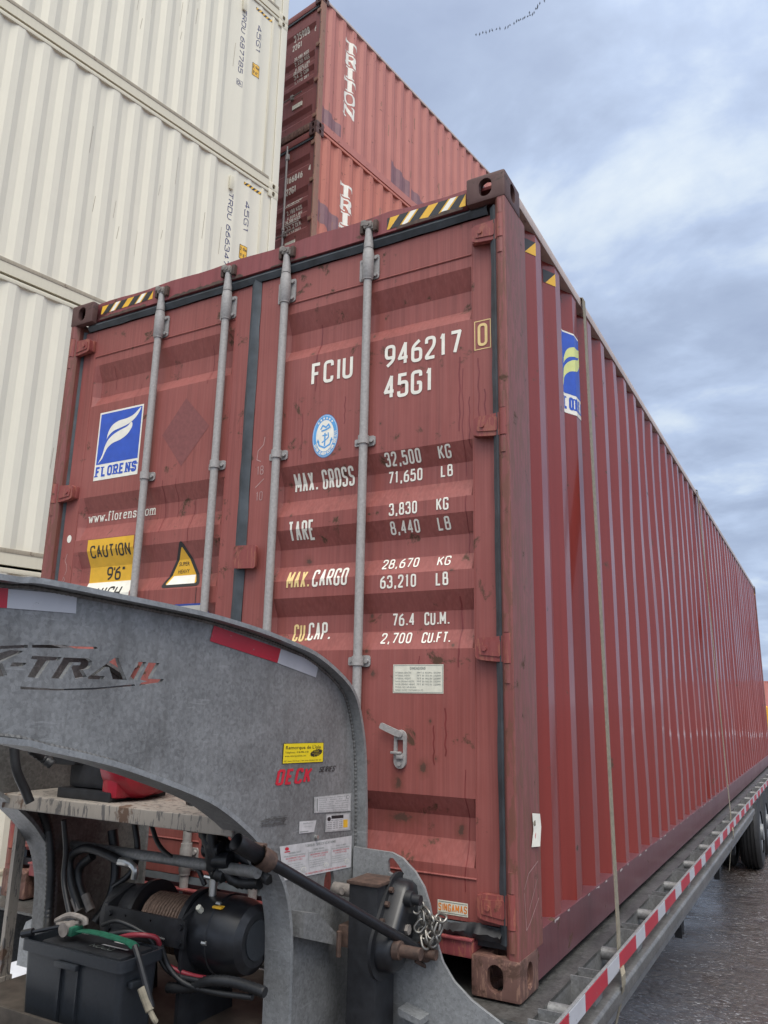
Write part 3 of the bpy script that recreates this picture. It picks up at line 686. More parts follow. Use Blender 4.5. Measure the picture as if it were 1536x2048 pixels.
# header, sill
m = MB(); 
N_ = 24
for k in range(N_):
    ua, ub = .155 + (2.27 - .155) * k / N_, .155 + (2.27 - .155) * (k + 1) / N_
    za = 2.888 + .004 * math.sin(k * 1.3) - (.010 if k >= N_ - 3 else 0); zb = 2.888 + .004 * math.sin((k + 1) * 1.3) - (.010 if k + 1 >= N_ - 3 else 0)
    m.quad((U(ua), .030, 2.79), (U(ub), .030, 2.79), (U(ub), .034, zb), (U(ua), .034, za))
    m.quad((U(ua), .034, za), (U(ub), .034, zb), (U(ub), .12, zb), (U(ua), .12, za))
m.quad((U(.155), .030, 2.79), (U(.155), .12, 2.79), (U(2.27), .12, 2.79), (U(2.27), .030, 2.79))
m.build('door_header', M['header'], hero)
m = MB(); m.box(U(.16), U(2.28), .012, .11, .098, .148, .006); m.box(U(.16), U(2.28), .002, .03, .148, .156, .003); m.build('door_sill', M['rail'], hero)
q = random.Random(41)
for (ua, ub, zc_, amp) in ((.19, .52, 2.798, .010), (.68, 1.14, 2.796, .013), (1.30, 1.50, 2.794, .006), (1.95, 2.25, 2.798, .011)):
    n_ = int((ub - ua) / .018); up_ = [(U(ua + (ub - ua) * k / n_), .0285, zc_ + (amp * q.uniform(.2, 1.0) if 0 < k < n_ else 0)) for k in range(n_ + 1)]; lo_ = [(U(ua + (ub - ua) * k / n_), .0285, 2.790) for k in range(n_ + 1)]
    m = MB(); m.strip(lo_, up_); m.build('rust_edge', M['rust'], hero, smooth=0)
# rubber gaskets, slightly wavy like old lip seals
def gasket(pts, wd, prof_y=.046, seed=1, axis='v'):
    q = random.Random(seed); m = MB(); n = 30
    (u0_, z0), (u1, z1) = pts
    A, B, C = [], [], []
    for k in range(n + 1):
        t = k / n; u = u0_ + (u1 - u0_) * t; z = z0 + (z1 - z0) * t
        j = q.uniform(-.0022, .0022); j2 = q.uniform(-.0022, .0022)
        if axis == 'v':
            A.append((U(u - wd / 2 + j), prof_y + .012, z)); B.append((U(u), prof_y - .004, z)); C.append((U(u + wd / 2 + j2), prof_y + .012, z))
        else:
            A.append((U(u), prof_y + .012, z - wd / 2 + j)); B.append((U(u), prof_y - .004, z)); C.append((U(u), prof_y + .012, z + wd / 2 + j2))
    m.strip(A, B); m.strip(B, C); return m.build('door_gasket', M['rubber'], hero, smooth=60)
gasket([(.050, .15), (.050, 2.76)], .036, .052, 2)
gasket([(1.210, .16), (1.210, 2.78)], .058, .040, 3)
gasket([(2.384, .15), (2.384, 2.76)], .040, .020, 4)
gasket([(.10, 2.768), (2.35, 2.768)], .046, .034, 5, 'h')
gasket([(.16, .170), (2.36, .170)], .044, .036, 6, 'h')
# torn sealing strip along the sill
m = MB(); q = random.Random(11); A, B, C = [], [], []
for k in range(41):
    u = 1.95 + .42 * k / 40
    A.append((U(u), .020 + q.uniform(-.002, .002), .156 + q.uniform(-.003, .003))); B.append((U(u), .012 + .004 * math.sin(k * .7) + q.uniform(-.003, .003), .172 + q.uniform(-.003, .004))); C.append((U(u), .036 + q.uniform(-.002, .002), .193 + .006 * math.sin(k * .45) + q.uniform(-.004, .004)))
m.strip(A, B); m.strip(B, C); m.build('torn_seal', M['jet_rough'], hero, smooth=60)
# hinges (four a side)
def hinge(z, right, dr):
    s = 1 if right else -1
    def X(u): return U(u) if right else U(W_ - u)
    m = MB()
    prof = rounded([(2.292, z - .030), (2.292, z + .030), (2.312, z + .038), (2.350, z + .038), (2.405, z + .044), (2.405, z - .044), (2.372, z - .044), (2.312, z - .038)], .008)
    m.prism([(X(p[0]), p[1]) for p in prof], lambda u, v, w_: (u, w_, v), .018, .040)
    m.prism([(X(p[0]), p[1]) for p in rounded([(2.306, z - .020), (2.306, z + .022), (2.345, z + .024), (2.385, z + .028), (2.385, z - .028), (2.345, z - .024)], .008)], lambda u, v, w_: (u, w_, v), .014, .0185)
    m.box(min(X(2.285), X(2.33)), max(X(2.285), X(2.33)), .036, DY + .002, z - .03, z + .03, .003)
    m.cyl((X(2.412), .014, z - .050), (X(2.412), .014, z + .050), .0165, 14)
    m.cyl((X(2.328), .009, z), (X(2.328), .016, z), .009, 12)
    m.build('hinge', M['hinge'], dr)
    # pin lugs welded to the post
    for a, b in ((z + .053, z + .115), (z - .115, z - .053)):
        m = MB(); m.cyl((X(2.412), .014, a), (X(2.412), .014, b), .0145, 12); m.build('hinge_lug', M['post'], hero)
for z in (2.655, 1.862, 1.060, .252):
    hinge(z, True, door_r); hinge(z, False, door_l)
# lock rods
def lock_rod(u, dr, side=1):
    m = MB(); y = .026; x = U(u)
    m.tube([(x, y, .10), (x, y, 2.74)], .0172, 16)
    m.tube([(x, y, 2.735), (x, y, 2.752), (x, y, 2.80), (x, y, 2.815), (x, y, 2.835)], [.0205, .0205, .0165, .0165, .014], 14)
    m.tube([(x, y, .105), (x, y, .09), (x, y, .045)], [.0205, .0205, .015], 14)
    rod = m.build('lock_rod', M['zinc'], dr, smooth=50)
    m = MB()   # cam and keeper on the header
    m.box(x - .020, x + .020, .008, .034, 2.828, 2.858, .006)
    m.box(x - .032, x - .008, .006, .026, 2.842, 2.868, .005, Matrix.Translation((0, 0, 0)))
    m.box(x + .006, x + .034, .014, .034, 2.820, 2.846, .005)
    m.cyl((x, .004, 2.846), (x, .03, 2.846), .011, 12)
    m.build('cam', M['zincd'], dr)
    m = MB(); m.box(x - .022, x + .022, .006, .034, .030, .056, .006); m.build('cam', M['zincd'], dr)
    for kb in ((x - .040, x - .024, .014, .034, 2.812, 2.862), (x + .026, x + .044, .012, .034, 2.808, 2.858), (x - .040, x - .024, .006, .02, .026, .07), (x + .026, x + .042, .006, .02, .026, .07)):
        m = MB(); m.box(*kb, .003); m.build('cam_keeper', M['rust'], hero)
    def plate(z0, z1, sleeve):
        m = MB()
        pl = rounded([(x - .012, z0), (x + .041, z0), (x + .041, z1), (x - .012, z1)], .012)
        m.prism(pl, lambda a, b, w_: (a, w_, b), DY - .008, DY - .002)
        m.prism(rounded([(x - .054, z0 + .006), (x - .01, z0 + .006), (x - .01, z1 - .006), (x - .054, z1 - .006)], .006), lambda a, b, w_: (a, w_, b), DY - .007, DY - .0015)
        if sleeve: m.tube([(x, y, z0 - .012), (x, y, z0 - .004), (x, y, z0 + .0), (x, y, z1 - .004), (x, y, z1 + .008), (x, y, z1 + .018)], [.0215, .0215, .0245, .0245, .022, .022], 16)
        else: m.tube([(x, y, z0 + .004), (x, y, z1 - .004)], .0225, 16)
        for zz in ((z0 + .016, z1 - .016) if sleeve else ((z0 + z1) / 2,)):
            m.cyl((x + .028, DY - .018, zz), (x + .028, DY - .006, zz), .0085, 10); m.cyl((x - .042, DY - .012, zz), (x - .042, DY - .006, zz), .005, 8)
        m.build('rod_bracket', M['zinc'], dr, smooth=50)
    plate(2.600, 2.712, True); plate(1.864, 1.906, False); plate(1.002, 1.044, False); plate(.215, .300, True)
for u, dr in ((.630, door_l), (1.055, door_l), (1.393, door_r), (1.820, door_r)): lock_rod(u, dr)
# overlap plate at the meeting line, handle catch
m = MB(); m.prism(rounded([(U(1.200), 1.408), (U(1.318), 1.402), (U(1.318), 1.500), (U(1.200), 1.505)], .012), lambda u, v, w_: (u, w_, v), .020, .032)
m.box(U(1.22), U(1.30), .030, DY, 1.425, 1.485); m.build('cap_plate', M['hinge'], door_r)
m = MB()
m.prism(stadium(U(1.993), .716, .048, .132), lambda u, v, w_: (u, w_, v), DY - .012, DY - .002, [rounded([(U(1.980), .702), (U(2.006), .702), (U(2.006), .748), (U(1.980), .748)], .003)])
m.cyl((U(1.993), DY - .022, .768), (U(1.993), DY - .01, .768), .0125, 12); m.cyl((U(1.993), DY - .018, .667), (U(1.993), DY - .01, .667), .008, 10)
m.prism(rounded([(U(1.912), .786), (U(1.922), .806), (U(1.965), .790), (U(2.000), .778), (U(1.998), .756), (U(1.975), .762), (U(1.940), .775)], .007), lambda u, v, w_: (u, w_, v), DY - .024, DY - .018)
m.box(U(1.962), U(2.004), DY - .026, DY - .016, .700, .708, .002); m.box(U(1.984), U(2.008), DY - .024, DY - .012, .684, .698, .002)
m.build('handle_catch', M['zinc'], door_r, smooth=40)

# ---- lettering and labels on the doors
def on_door(u, v, la):
    inside = 1.0 if (.175 < u < 1.09 or 1.38 < u < 2.272) else 0.0
    return (U(u), DY + DD * dprof(v) * inside - .0012 - .0007 * la, v)
d = Decal()
for t, u, z, h, wd in (('FCIU', 1.537, 2.178, .101, .206), ('946217', 1.894, 2.186, .098, .338), ('45G1', 1.893, 2.050, .101, .220),
                       ('MAX. GROSS', 1.468, 1.711, .079, .292), ('32,500', 1.903, 1.770, .053, .157), ('KG', 2.134, 1.771, .050, .053), ('71,650', 1.914, 1.697, .050, .151), ('LB', 2.142, 1.698, .047, .050),
                       ('TARE', 1.455, 1.509, .081, .128), ('3,830', 1.926, 1.570, .049, .122), ('KG', 2.127, 1.571, .048, .050), ('8,440', 1.932, 1.496, .049, .126), ('LB', 2.132, 1.496, .048, .052),
                       ('28,670', 1.899, 1.363, .040, .156), ('KG', 2.131, 1.362, .038, .053), ('63,210', 1.894, 1.291, .049, .153), ('LB', 2.126, 1.291, .049, .050),
                       ('CAP.', 1.566, 1.103, .071, .106), ('76.4', 1.943, 1.149, .047, .094), ('CU.M.', 2.077, 1.149, .047, .100), ('2,700', 1.900, 1.085, .041, .128), ('CU.FT.', 2.070, 1.085, .040, .114)):
    kk = dprof(z + h / 2) if z < 2 else 0; u -= .36 * DD * kk; z += (z - .88) * .0133 * kk
    d = Decal(); d.text(t, u, z, h, wd, h * (.14 if h > .09 else .120 if h > .06 else .14), 0); d.build('lettering', [M['white']], on_door, door_r, vb=dbreak)
for t, u, z, h, wd, mt_ in (('MAX.', 1.458, 1.313, .072, .110, 'amber'), ('CARGO', 1.583, 1.314, .072, .163, 'white'), ('CU.', 1.483, 1.102, .070, .070, 'amber')):
    d = Decal(); d.text(t, u, z, h, wd, .0090, 0); o = d.build('lettering', [M[mt_]], on_door, door_r, vb=dbreak)
    if mt_ == 'amber': o['label'] = 'rust yellowed lettering'
d = Decal(); z0, z1, ua, ub = 2.182, 2.302, 2.285, 2.352
d.poly([(ua, z0), (ub, z0), (ub, z1), (ua, z1)], 0, 0, [[(ua + .0035, z0 + .0035), (ub - .0035, z0 + .0035), (ub - .0035, z1 - .0035), (ua + .0035, z1 - .0035)]])
d.text('0', 2.297, 2.195, .094, .043, .011, 0); d.build('check_digit', [M['amber']], on_door, door_r)
# class society roundel
d = Decal(); cu, cz, rx, rz = 1.618, 1.942, .063, .094
d.poly(ellipse(cu, cz, rx, rz, 36), 1, 0); d.poly(ellipse(cu, cz, rx * .955, rz * .955, 36), 0, .6); d.poly(ellipse(cu, cz, rx * .93, rz * .94, 36), 1, 1.2); d.poly(ellipse(cu, cz, rx * .70, rz * .73, 36), 1, 1.4)
d.L[-1] = (d.L[-1][0], d.L[-1][1], 0, 2.0)
d.ribbon([(cu, cz - .045), (cu, cz + .012)], .007, 1, 2.6); d.ribbon([(cu - .012, cz + .002), (cu + .012, cz + .002)], .005, 1, 2.8)
d.ribbon([(cu - .034, cz - .018), (cu - .026, cz - .040), (cu, cz - .052), (cu + .026, cz - .040), (cu + .034, cz - .018)], .007, 1, 2.7)
for a in (-1, 1): d.poly([(cu + a * .040, cz - .024), (cu + a * .034, cz - .010), (cu + a * .025, cz - .026)], 1, 2.9)
d.ribbon([(cu - .022, cz + .030), (cu - .012, cz + .046), (cu + .004, cz + .036), (cu + .016, cz + .048), (cu + .024, cz + .034), (cu + .004, cz + .026), (cu - .018, cz + .022)], .0065, 1, 2.75)
d.ribbon([(cu + .016, cz + .012), (cu + .018, cz - .008), (cu + .006, cz - .018), (cu - .014, cz - .028)], .005, 1, 2.85)
def arc_text(t, a0, a1, inv, kx, h):
    for i, c in enumerate(t):
        a = R(a0 + (a1 - a0) * (i + .5) / len(t))
        p = Vector((cu + rx * kx * math.cos(a), cz + rz * kx * math.sin(a))); tg = Vector((-rx * math.sin(a), rz * math.cos(a))).normalized() * (1 if inv else -1)
        nn = Vector((-tg.y, tg.x)); w2 = h * .55
        d.text(c, 0, 0, h, w2, h * .2, 0, 2.0, fn=lambda q_, p=p, tg=tg, nn=nn: p + tg * (q_.x - w2 / 2) + nn * (q_.y - h / 2))
arc_text('CHINA CLASSIFICATION SOCIETY', 205, 372, True, .825, .0125)
for k in range(6): 
    a = R(130 - 16 * k); d.rect(cu + rx * .82 * math.cos(a) - .0035, cz + rz * .82 * math.sin(a) - .004, cu + rx * .82 * math.cos(a) + .0035, cz + rz * .82 * math.sin(a) + .004, 0, 2.1)
d.build('sticker', [M['white'], M['sky_blue']], on_door, door_r, label='round light blue class sticker with an anchor')
# dimensions plate
d = Decal(); d.rect(1.956, .909, 2.157, 1.010, 0, 0); d.poly([(1.9585, .9115), (2.1545, .9115), (2.1545, 1.0075), (1.9585, 1.0075)], 1, .8, [[(1.960, .913), (2.153, .913), (2.153, 1.006), (1.960, 1.006)]])
d.text('DIMENSIONS', 2.025, .992, .009, .062, .0014, 1)
for i, (t, n_) in enumerate((('INTERNAL LENGTH', 1), ('INTERNAL WIDTH', 1), ('INTERNAL HEIGHT', 1), ('DOOR OPENING WIDTH', 1), ('DOOR OPENING HEIGHT', 1), ('MODEL NO. NP-0010-01', 0), ('NINGBO PACIFIC CONTAINER CO.LTD', 0))):
    z = .978 - i * .0102; d.bfont(t, 1.966, z, .0062, min(.112, .0042 * len(t)), 1, 1)
    if n_:
        for q_, u in (('FT', 2.052), ('IN', 2.085), ('MM', 2.118)): d.bfont({'FT': '39FT 5', 'IN': '45/64IN', 'MM': '12032MM'}[q_] if i == 0 else {'FT': '7FT 8', 'IN': '19/32 IN', 'MM': '2352MM'}[q_], u, z, .006, .028, 1, 1)
d.build('data_plate', [M['paper'], M['grey_ink']], on_door, door_r, label='small cream dimensions plate')
d = Decal(); d.rect(2.137, .205, 2.245, .246, 1, 0); d.rect(2.140, .2405, 2.242, .2425, 2, .8); d.rect(2.140, .2085, 2.242, .2105, 2, .8)
d.text('SINGAMAS', 2.140, .214, .023, .102, .0036, 0, .9); d.build('sticker', [M['orange'], M['paper'], M['grey_ink']], on_door, door_r, label='small orange and cream maker sticker')
# left door: blue logo, web address, warnings
def flame(f):
    A = [(.22, .40), (.26, .30 + .22), (.36, .66), (.55, .74), (.78, .79), (.97, .95), (.90, .80), (.78, .66), (.60, .59), (.42, .55), (.30, .50), (.24, .42)]
    A = [(.20, .475), (.22, .60), (.30, .73), (.45, .80), (.66, .82), (.82, .87), (.97, .985), (.93, .88), (.84, .78), (.70, .70), (.52, .655), (.36, .62), (.25, .55)]
    B = [(.04, .02), (.13, .10), (.19, .22), (.24, .30), (.36, .38), (.54, .42), (.70, .50), (.80, .64), (.77, .73), (.68, .655), (.52, .61), (.36, .55), (.24, .46), (.17, .33), (.13, .18)]
    return [[f(*p) for p in smooth_path([(*q_, 0) for q_ in X_ + X_[:1]], 4)[:-1]] for X_ in ([(a, b) for a, b in A], [(a, b) for a, b in B])]
def logo(d, u0_, u1, z0, z1, band, mi_bg, mi_w, mi_f, serif=True):
    d.rect(u0_, z0, u1, z1, mi_w, 0); b = (u1 - u0_) * .03
    d.rect(u0_ + b, z0 + band, u1 - b, z1 - b, mi_bg, .8)
    fx = lambda a, c, *_: Vector((u0_ + b + a * (u1 - u0_ - 2 * b), z0 + band + c * (z1 - z0 - band - b)))
    for f in flame(fx): d.poly(f, mi_f, 1.6)
    d.text('FLORENS', u0_ + b * 1.2, z0 + band * .2, band * .66, u1 - u0_ - 2.4 * b, band * .135, mi_bg, .8, serif=serif, bold=1.0)
d = Decal(); logo(d, .246, .549, 1.912, 2.270, .082, 0, 1, 1)
d.build('sticker', [M['blue'], M['white']], on_door, door_l, label='blue square logo sticker with white wing F')
d = Decal(); d.text('www.florens.com', .205, 1.708, .049, .452, .0058, 0, serif=True); d.build('lettering', [M['white']], on_door, door_l, vb=dbreak, label='white web address')
d = Decal(); ua, ub = .258, .568
d.rect(ua, 1.405, ub, 1.612, 0, 0); d.rect(ua, 1.20, ub, 1.405, 1, 0)
d.text('CAUTION', ua + .022, 1.522, .060, ub - ua - .045, .0085, 2)
for t_, u_, w_t in (('9', .375, .040), ("'", .413, .02), ('6', .428, .040), ('"', .470, .028)): d.text(t_, u_, 1.412, .066, w_t, .0095, 2)
d.text('HIGH', .345, 1.312, .068, .165, .0095, 2); d.build('warning_sticker', [M['yellow'], M['white'], M['black']], on_door, door_l, vb=dbreak, label='yellow CAUTION height sticker')
d = Decal(); T = [(.862, 1.572), (.752, 1.352), (.992, 1.352)]
d.poly(rounded(T, .03), 2, 0); cxt = Vector((.868, 1.420)); I = [cxt + (Vector(p) - cxt) * .78 for p in T]
I = rounded(I, .012); 
top = [p for p in I]; d.poly(I, 0, .7)
zc_ = 1.408; loP = [(Vector((.868 - .080, 1.366))), Vector((.868 + .086, 1.366)), Vector((.868 + .070, zc_)), Vector((.868 - .058, zc_))]
d.poly(loP, 1, 1.2); d.bfont('SUPER', .835, 1.452, .018, .062, 2, 1.6, .012); d.bfont('HEAVY', .832, 1.418, .018, .066, 2, 1.9, .004, .15)
d.build('warning_sticker', [M['yellow'], M['white'], M['black']], on_door, door_l, vb=dbreak, label='triangular yellow super heavy sticker')
d = Decal(); d.poly([(.824, 2.250), (.690, 2.085), (.826, 1.915), (.980, 2.088)], 0, -.6); d.build('label_ghost', [M['ghost']], on_door, door_l, label='faded diamond where a placard was removed')
d = Decal(); d.rect(.86, 1.16, 1.04, 1.275, 0, 0); d.rect(.868, 1.168, 1.032, 1.267, 1, .7); d.build('sticker', [M['blue'], M['white']], on_door, door_l, vb=dbreak)
d = Decal(); d.rect(.975, 1.275, .978, 1.345, 0, .3); d.build('paint_run', [M['black']], on_door, door_l, vb=dbreak)
d = Decal()
d.ribbon([(1.305, 1.985), (1.300, 1.950), (1.272, 1.925), (1.268, 1.885), (1.290, 1.875)], .0035, 0, 0)
d.text('18', 1.272, 1.815, .040, .036, .0035, 0); d.ribbon([(1.268, 1.760), (1.312, 1.795)], .0035, 0, 0); d.text('10', 1.275, 1.700, .040, .036, .0035, 0)
d.build('chalk_marks', [M['chalk']], on_door, door_r)
d = Decal()
d.ribbon([(.118, 1.555), (.108, 1.520), (.122, 1.500), (.126, 1.470), (.118, 1.450)], .003, 0, 0); d.ribbon([(.104, 1.408), (.122, 1.425), (.112, 1.440), (.100, 1.415), (.105, 1.395), (.120, 1.395)], .003, 0, 0); d.ribbon([(.13, 1.33), (.118, 1.37)], .003, 0, 0); d.poly(ellipse(.120, 1.63, .016, .020, 14), 1, 0)
d.build('chalk_marks', [M['chalk'], M['white']], on_door, door_l)
# hazard tapes on the header
def hazard(u0_, u1, z0, z1, n, fn, parent, seed, yl=M['yellow'], wh=None, slope=0.8, ub=(), vb=()):
    d = Decal(); wd = (u1 - u0_) / n; hgt = z1 - z0
    d.rect(u0_, z0, u1, z1, 0, 0)
    for k in range(-1, n + 1):
        a = u0_ + (k + .15) * wd; P = [(a, z0), (a + wd * .5, z0), (a + wd * .5 + hgt * slope, z1), (a + hgt * slope, z1)]
        P = [(min(max(p, u0_), u1), z) for p, z in P]
        if P[1][0] - P[0][0] > .002 or P[2][0] - P[3][0] > .002:
            Q = []
            for p in P:
                if not Q or (Vector(p) - Vector(Q[-1])).length > 1e-5: Q.append(p)
            if len(Q) > 2: d.poly(Q, 1, .8)
        if wh and k % 2 == 0:
            a = u0_ + (k + .75) * wd; P = [(a, z0), (a + wd * .3, z0), (a + wd * .3 + hgt * slope, z1), (a + hgt * slope, z1)]
            if P[0][0] > u0_ and P[2][0] < u1: d.poly(P, 2, .6)
    return d.build('hazard_tape', [yl, M['black'], wh or M['white']], fn, parent, ub, vb)
on_head = lambda u, v, la: (U(u), .030 + .004 * (v - 2.79) / .098 - .0012 - .0006 * la, v)
hazard(1.905, 2.262, 2.802, 2.858, 4, on_head, hero, 1, wh=M['white'])
hazard(.192, .560, 2.822, 2.868, 4, on_head, hero, 2, wh=M['white'])
d = Decal(); q = random.Random(17)
for (u, z, ln) in ((2.222, 2.17, .30), (2.235, 2.12, .42), (2.262, 2.0, .20), (1.56, 2.47, .32), (1.50, 2.06, .20), (2.245, 1.62, .22), (2.215, 1.25, .25), (2.238, .66, .38), (2.165, .86, .16), (1.71, 2.10, .12), (2.06, 1.04, .10), (2.12, .80, .13), (2.30, 2.15, .26), (2.325, 2.02, .18)):
    P = [Vector((u + .0025 * math.sin(k * 1.9 + u * 40) + q.uniform(-.001, .001), z - ln * k / 9)) for k in range(10)]
    d = Decal(); d.ribbon(P, q.uniform(.0025, .0055), 0, -.6); d.build('paint_run', [M['drip']], on_door, door_r, vb=dbreak)
d = Decal()
for (u, z, ln) in ((.30, 2.52, .12), (.72, 1.86, .25), (.80, 1.86, .18), (.48, 2.40, .14), (.95, 2.50, .20), (.90, 1.75, .2)):
    P = [Vector((u + .0025 * math.sin(k * 1.9 + u * 40), z - ln * k / 9)) for k in range(10)]
    d = Decal(); d.ribbon(P, q.uniform(.0025, .0045), 0, -.6); d.build('paint_run', [M['drip']], on_door, door_l, vb=dbreak)
# chipped paint along the top edge of the bottom rail
q = random.Random(23)
for (s_, ins) in hero_pts[2:-2:2]:
    w2 = q.uniform(.015, .06); d = Decal(); n_ = 7
    lo_ = [(s_ + w2 * (k / n_ - .5), .1565 - q.uniform(.002, .010)) for k in range(n_ + 1)]
    d.poly(lo_ + [(s_ + w2 * .5, .1575), (s_ - w2 * .5, .1575)], 0, 0)
    if q.random() < .6: d.build('paint_chip', [M['scuff']], lambda s2, v, la: (-.006 + .0012, s2, v), hero)
# ---- right side: logo sticker and hazard tape on the corrugations
def on_side(s, v, la): return (-.012 - hin(s) + .0014 + .0006 * la, s, v)
d = Decal(); logo(d, .838, 1.106, 2.205, 2.625, .098, 0, 1, 2)
d.build('sticker', [M['blue'], M['white'], M['lime']], on_side, hero, ub=hbreak, label='blue logo sticker with lime wing on the side')
for ya, yb in ((.331, .400), (.614, .683)):
    d = Decal(); d.rect(ya, 2.735, yb, 2.80, 1, 0); d.poly([(ya + .012, 2.735), (yb, 2.735), (yb, 2.80)], 0, .8); d.build('hazard_tape', [M['yellow'], M['black']], on_side, hero, ub=hbreak)
d = Decal(); d.rect(12.0, 2.74, 12.09, 2.82, 0, 0); d.build('hazard_tape', [M['yellow']], on_side, hero)
# sticker scrap and chalk scratches on the corner post
d = Decal(); d.poly([(.135, .425), (.205, .418), (.222, .478), (.212, .520), (.150, .528), (.158, .475)], 0, 0); d.poly(ellipse(.180, .452, .013, .013, 10), 1, 3.5); d.poly(ellipse(.170, .495, .014, .009, 10), 2, 3.5)
on_post = lambda s, v, la: (-.004 + .003 + .0006 * la + (.006 if s > .2 else 0), s, v)
d.build('sticker_scrap', [M['white'], M['red_ink'], M['strap']], on_post, hero)
d = Decal()
for P in ([(.060, .310), (.105, .350), (.20, .372)], [(.060, .30), (.072, .19), (.11, .205), (.20, .26)], [(.10, .24), (.19, .32)]): d.ribbon(P, .0025, 0, 0)
d.build('chalk_marks', [M['chalk']], lambda s, v, la: (-.004 + .0015, s, v), hero)

# ================================================================== stacks of containers on the left
ST = 0.18755843                                     # the stacks stand turned by 10.7 degrees
LX, LY = -5.2195, 5.1817
def place_stack(o, x, y, z, ang): o.location = (x, y, z); o.rotation_euler = (0, 0, -ang)
cm = dict(side=M['cream'], toprail=M['cream_rail'], botrail=M['cream_rail'], roof=M['cream'], cast=M['cream_rail'], casttop=M['cream_rail'], rail=M['cream_rail'], post=M['cream'])
STACK_G = 'cream containers in the left stack'
proto = thing('shipping_container', (0, 0, 0), 'cream container', 'shipping container', STACK_G)
cpts = shell(proto, -12.192, 0.0, HH, W_, cm, -.60, None, -.86)
cin = inset_fn(cpts); cbreak = [p[0] for p in cpts]
for y in (-11.9, -.3):
    pass
# dark band painting the shade under the lower rail flange, seam strip by the post and small vent covers
m = MB(); m.box(-.058, -.001, -12.0, -.19, .134, .176, .003); m.build('rail_shade_band', M['cream_shade_scuff'], proto)
m = MB(); m.box(-.018, -.006, -.30, -.262, .16, HH - .07, .003); m.build('seam_strip', M['cream_rail'], proto)
m = MB(); m.box(-.016, .012, -.852, -.792, 2.50, 2.70, .006); m.build('vent_cover', M['cream_rail'], proto)
def on_cream(s_, v, la): return (-.012 - cin(s_) + .0016 + .0006 * la, s_, v)
hazard(-.60, -.27, 2.715, 2.76, 5, on_cream, proto, 4, ub=cbreak)
d = Decal(); d.poly(rounded([(-.60, 1.60), (-.47, 1.60), (-.47, 1.81), (-.60, 1.81)], .012), 1, 0); d.poly(rounded([(-.592, 1.608), (-.478, 1.608), (-.478, 1.802), (-.592, 1.802)], .010), 0, .7)
d.text('2.9m', -.588, 1.725, .050, .105, .008, 1, 1.4); d.text("9'6\"", -.580, 1.635, .050, .085, .008, 1, 1.4)
d.build('sticker', [M['yellow'], M['black']], on_cream, proto, ub=cbreak, label='small yellow height sticker')
d = Decal(); d.text('45G1', -.560, 2.485, .075, .47, .0105, 0, vertical=True); d.build('lettering', [M['navy']], on_cream, proto, ub=cbreak)
dirs = (math.cos(ST), -math.sin(ST))
labels = ['cream container at the very bottom of the left stack, mostly hidden behind the trailer',
          'cream container second from the ground in the left stack, cut off by the red doors',
          'cream container in the left stack lettered TRDU 6663 on its wall',
          'cream container in the left stack lettered TRDU 687785 6, high above the dark red doors',
          'topmost cream container of the left stack, only its lower corner in view']
for k in range(5):
    o = proto if k == 0 else dup(proto)
    place_stack(o, LX, LY, GZ + k * HH, ST); o['label'] = labels[k]
    q = random.Random(30 + k)
    if k in (2, 3):
        d = Decal()
        if k == 3:
            d.text('TRDU', -.838, 2.545, .075, .40, .0105, 0, vertical=True); d.text('687785', -.838, 2.075, .075, .60, .0105, 0, vertical=True)
            d.text('6', -.838, 1.335, .070, .055, .0095, 0, vertical=True); d.poly([(-.85, 1.262), (-.753, 1.262), (-.753, 1.355), (-.85, 1.355)], 0, 0, [[(-.844, 1.268), (-.759, 1.268), (-.759, 1.349), (-.844, 1.349)]])
        else:
            d.text('TRDU', -.838, 2.465, .075, .40, .0105, 0, vertical=True); d.text('666347', -.838, 1.985, .075, .60, .0105, 0, vertical=True)
        ds = d.build('lettering', [M['navy']], on_cream, None, ub=cbreak); ds.parent = o
    # scuffs in the cream paint
    d = Decal()
    for i in range(5):
        s_ = q.uniform(-2.8, -.9); v = q.uniform(.9, 2.2); ln = q.uniform(.12, .40)
        P = [(s_ + .012 * t / 5, v + ln * t / 5) for t in range(6)]
        d.ribbon(P, q.uniform(.002, .006), 0, -.5 + .05 * i)
    sc = d.build('scuff_marks', [M['cream_shade_scuff']], on_cream, None, ub=cbreak); sc.parent = o

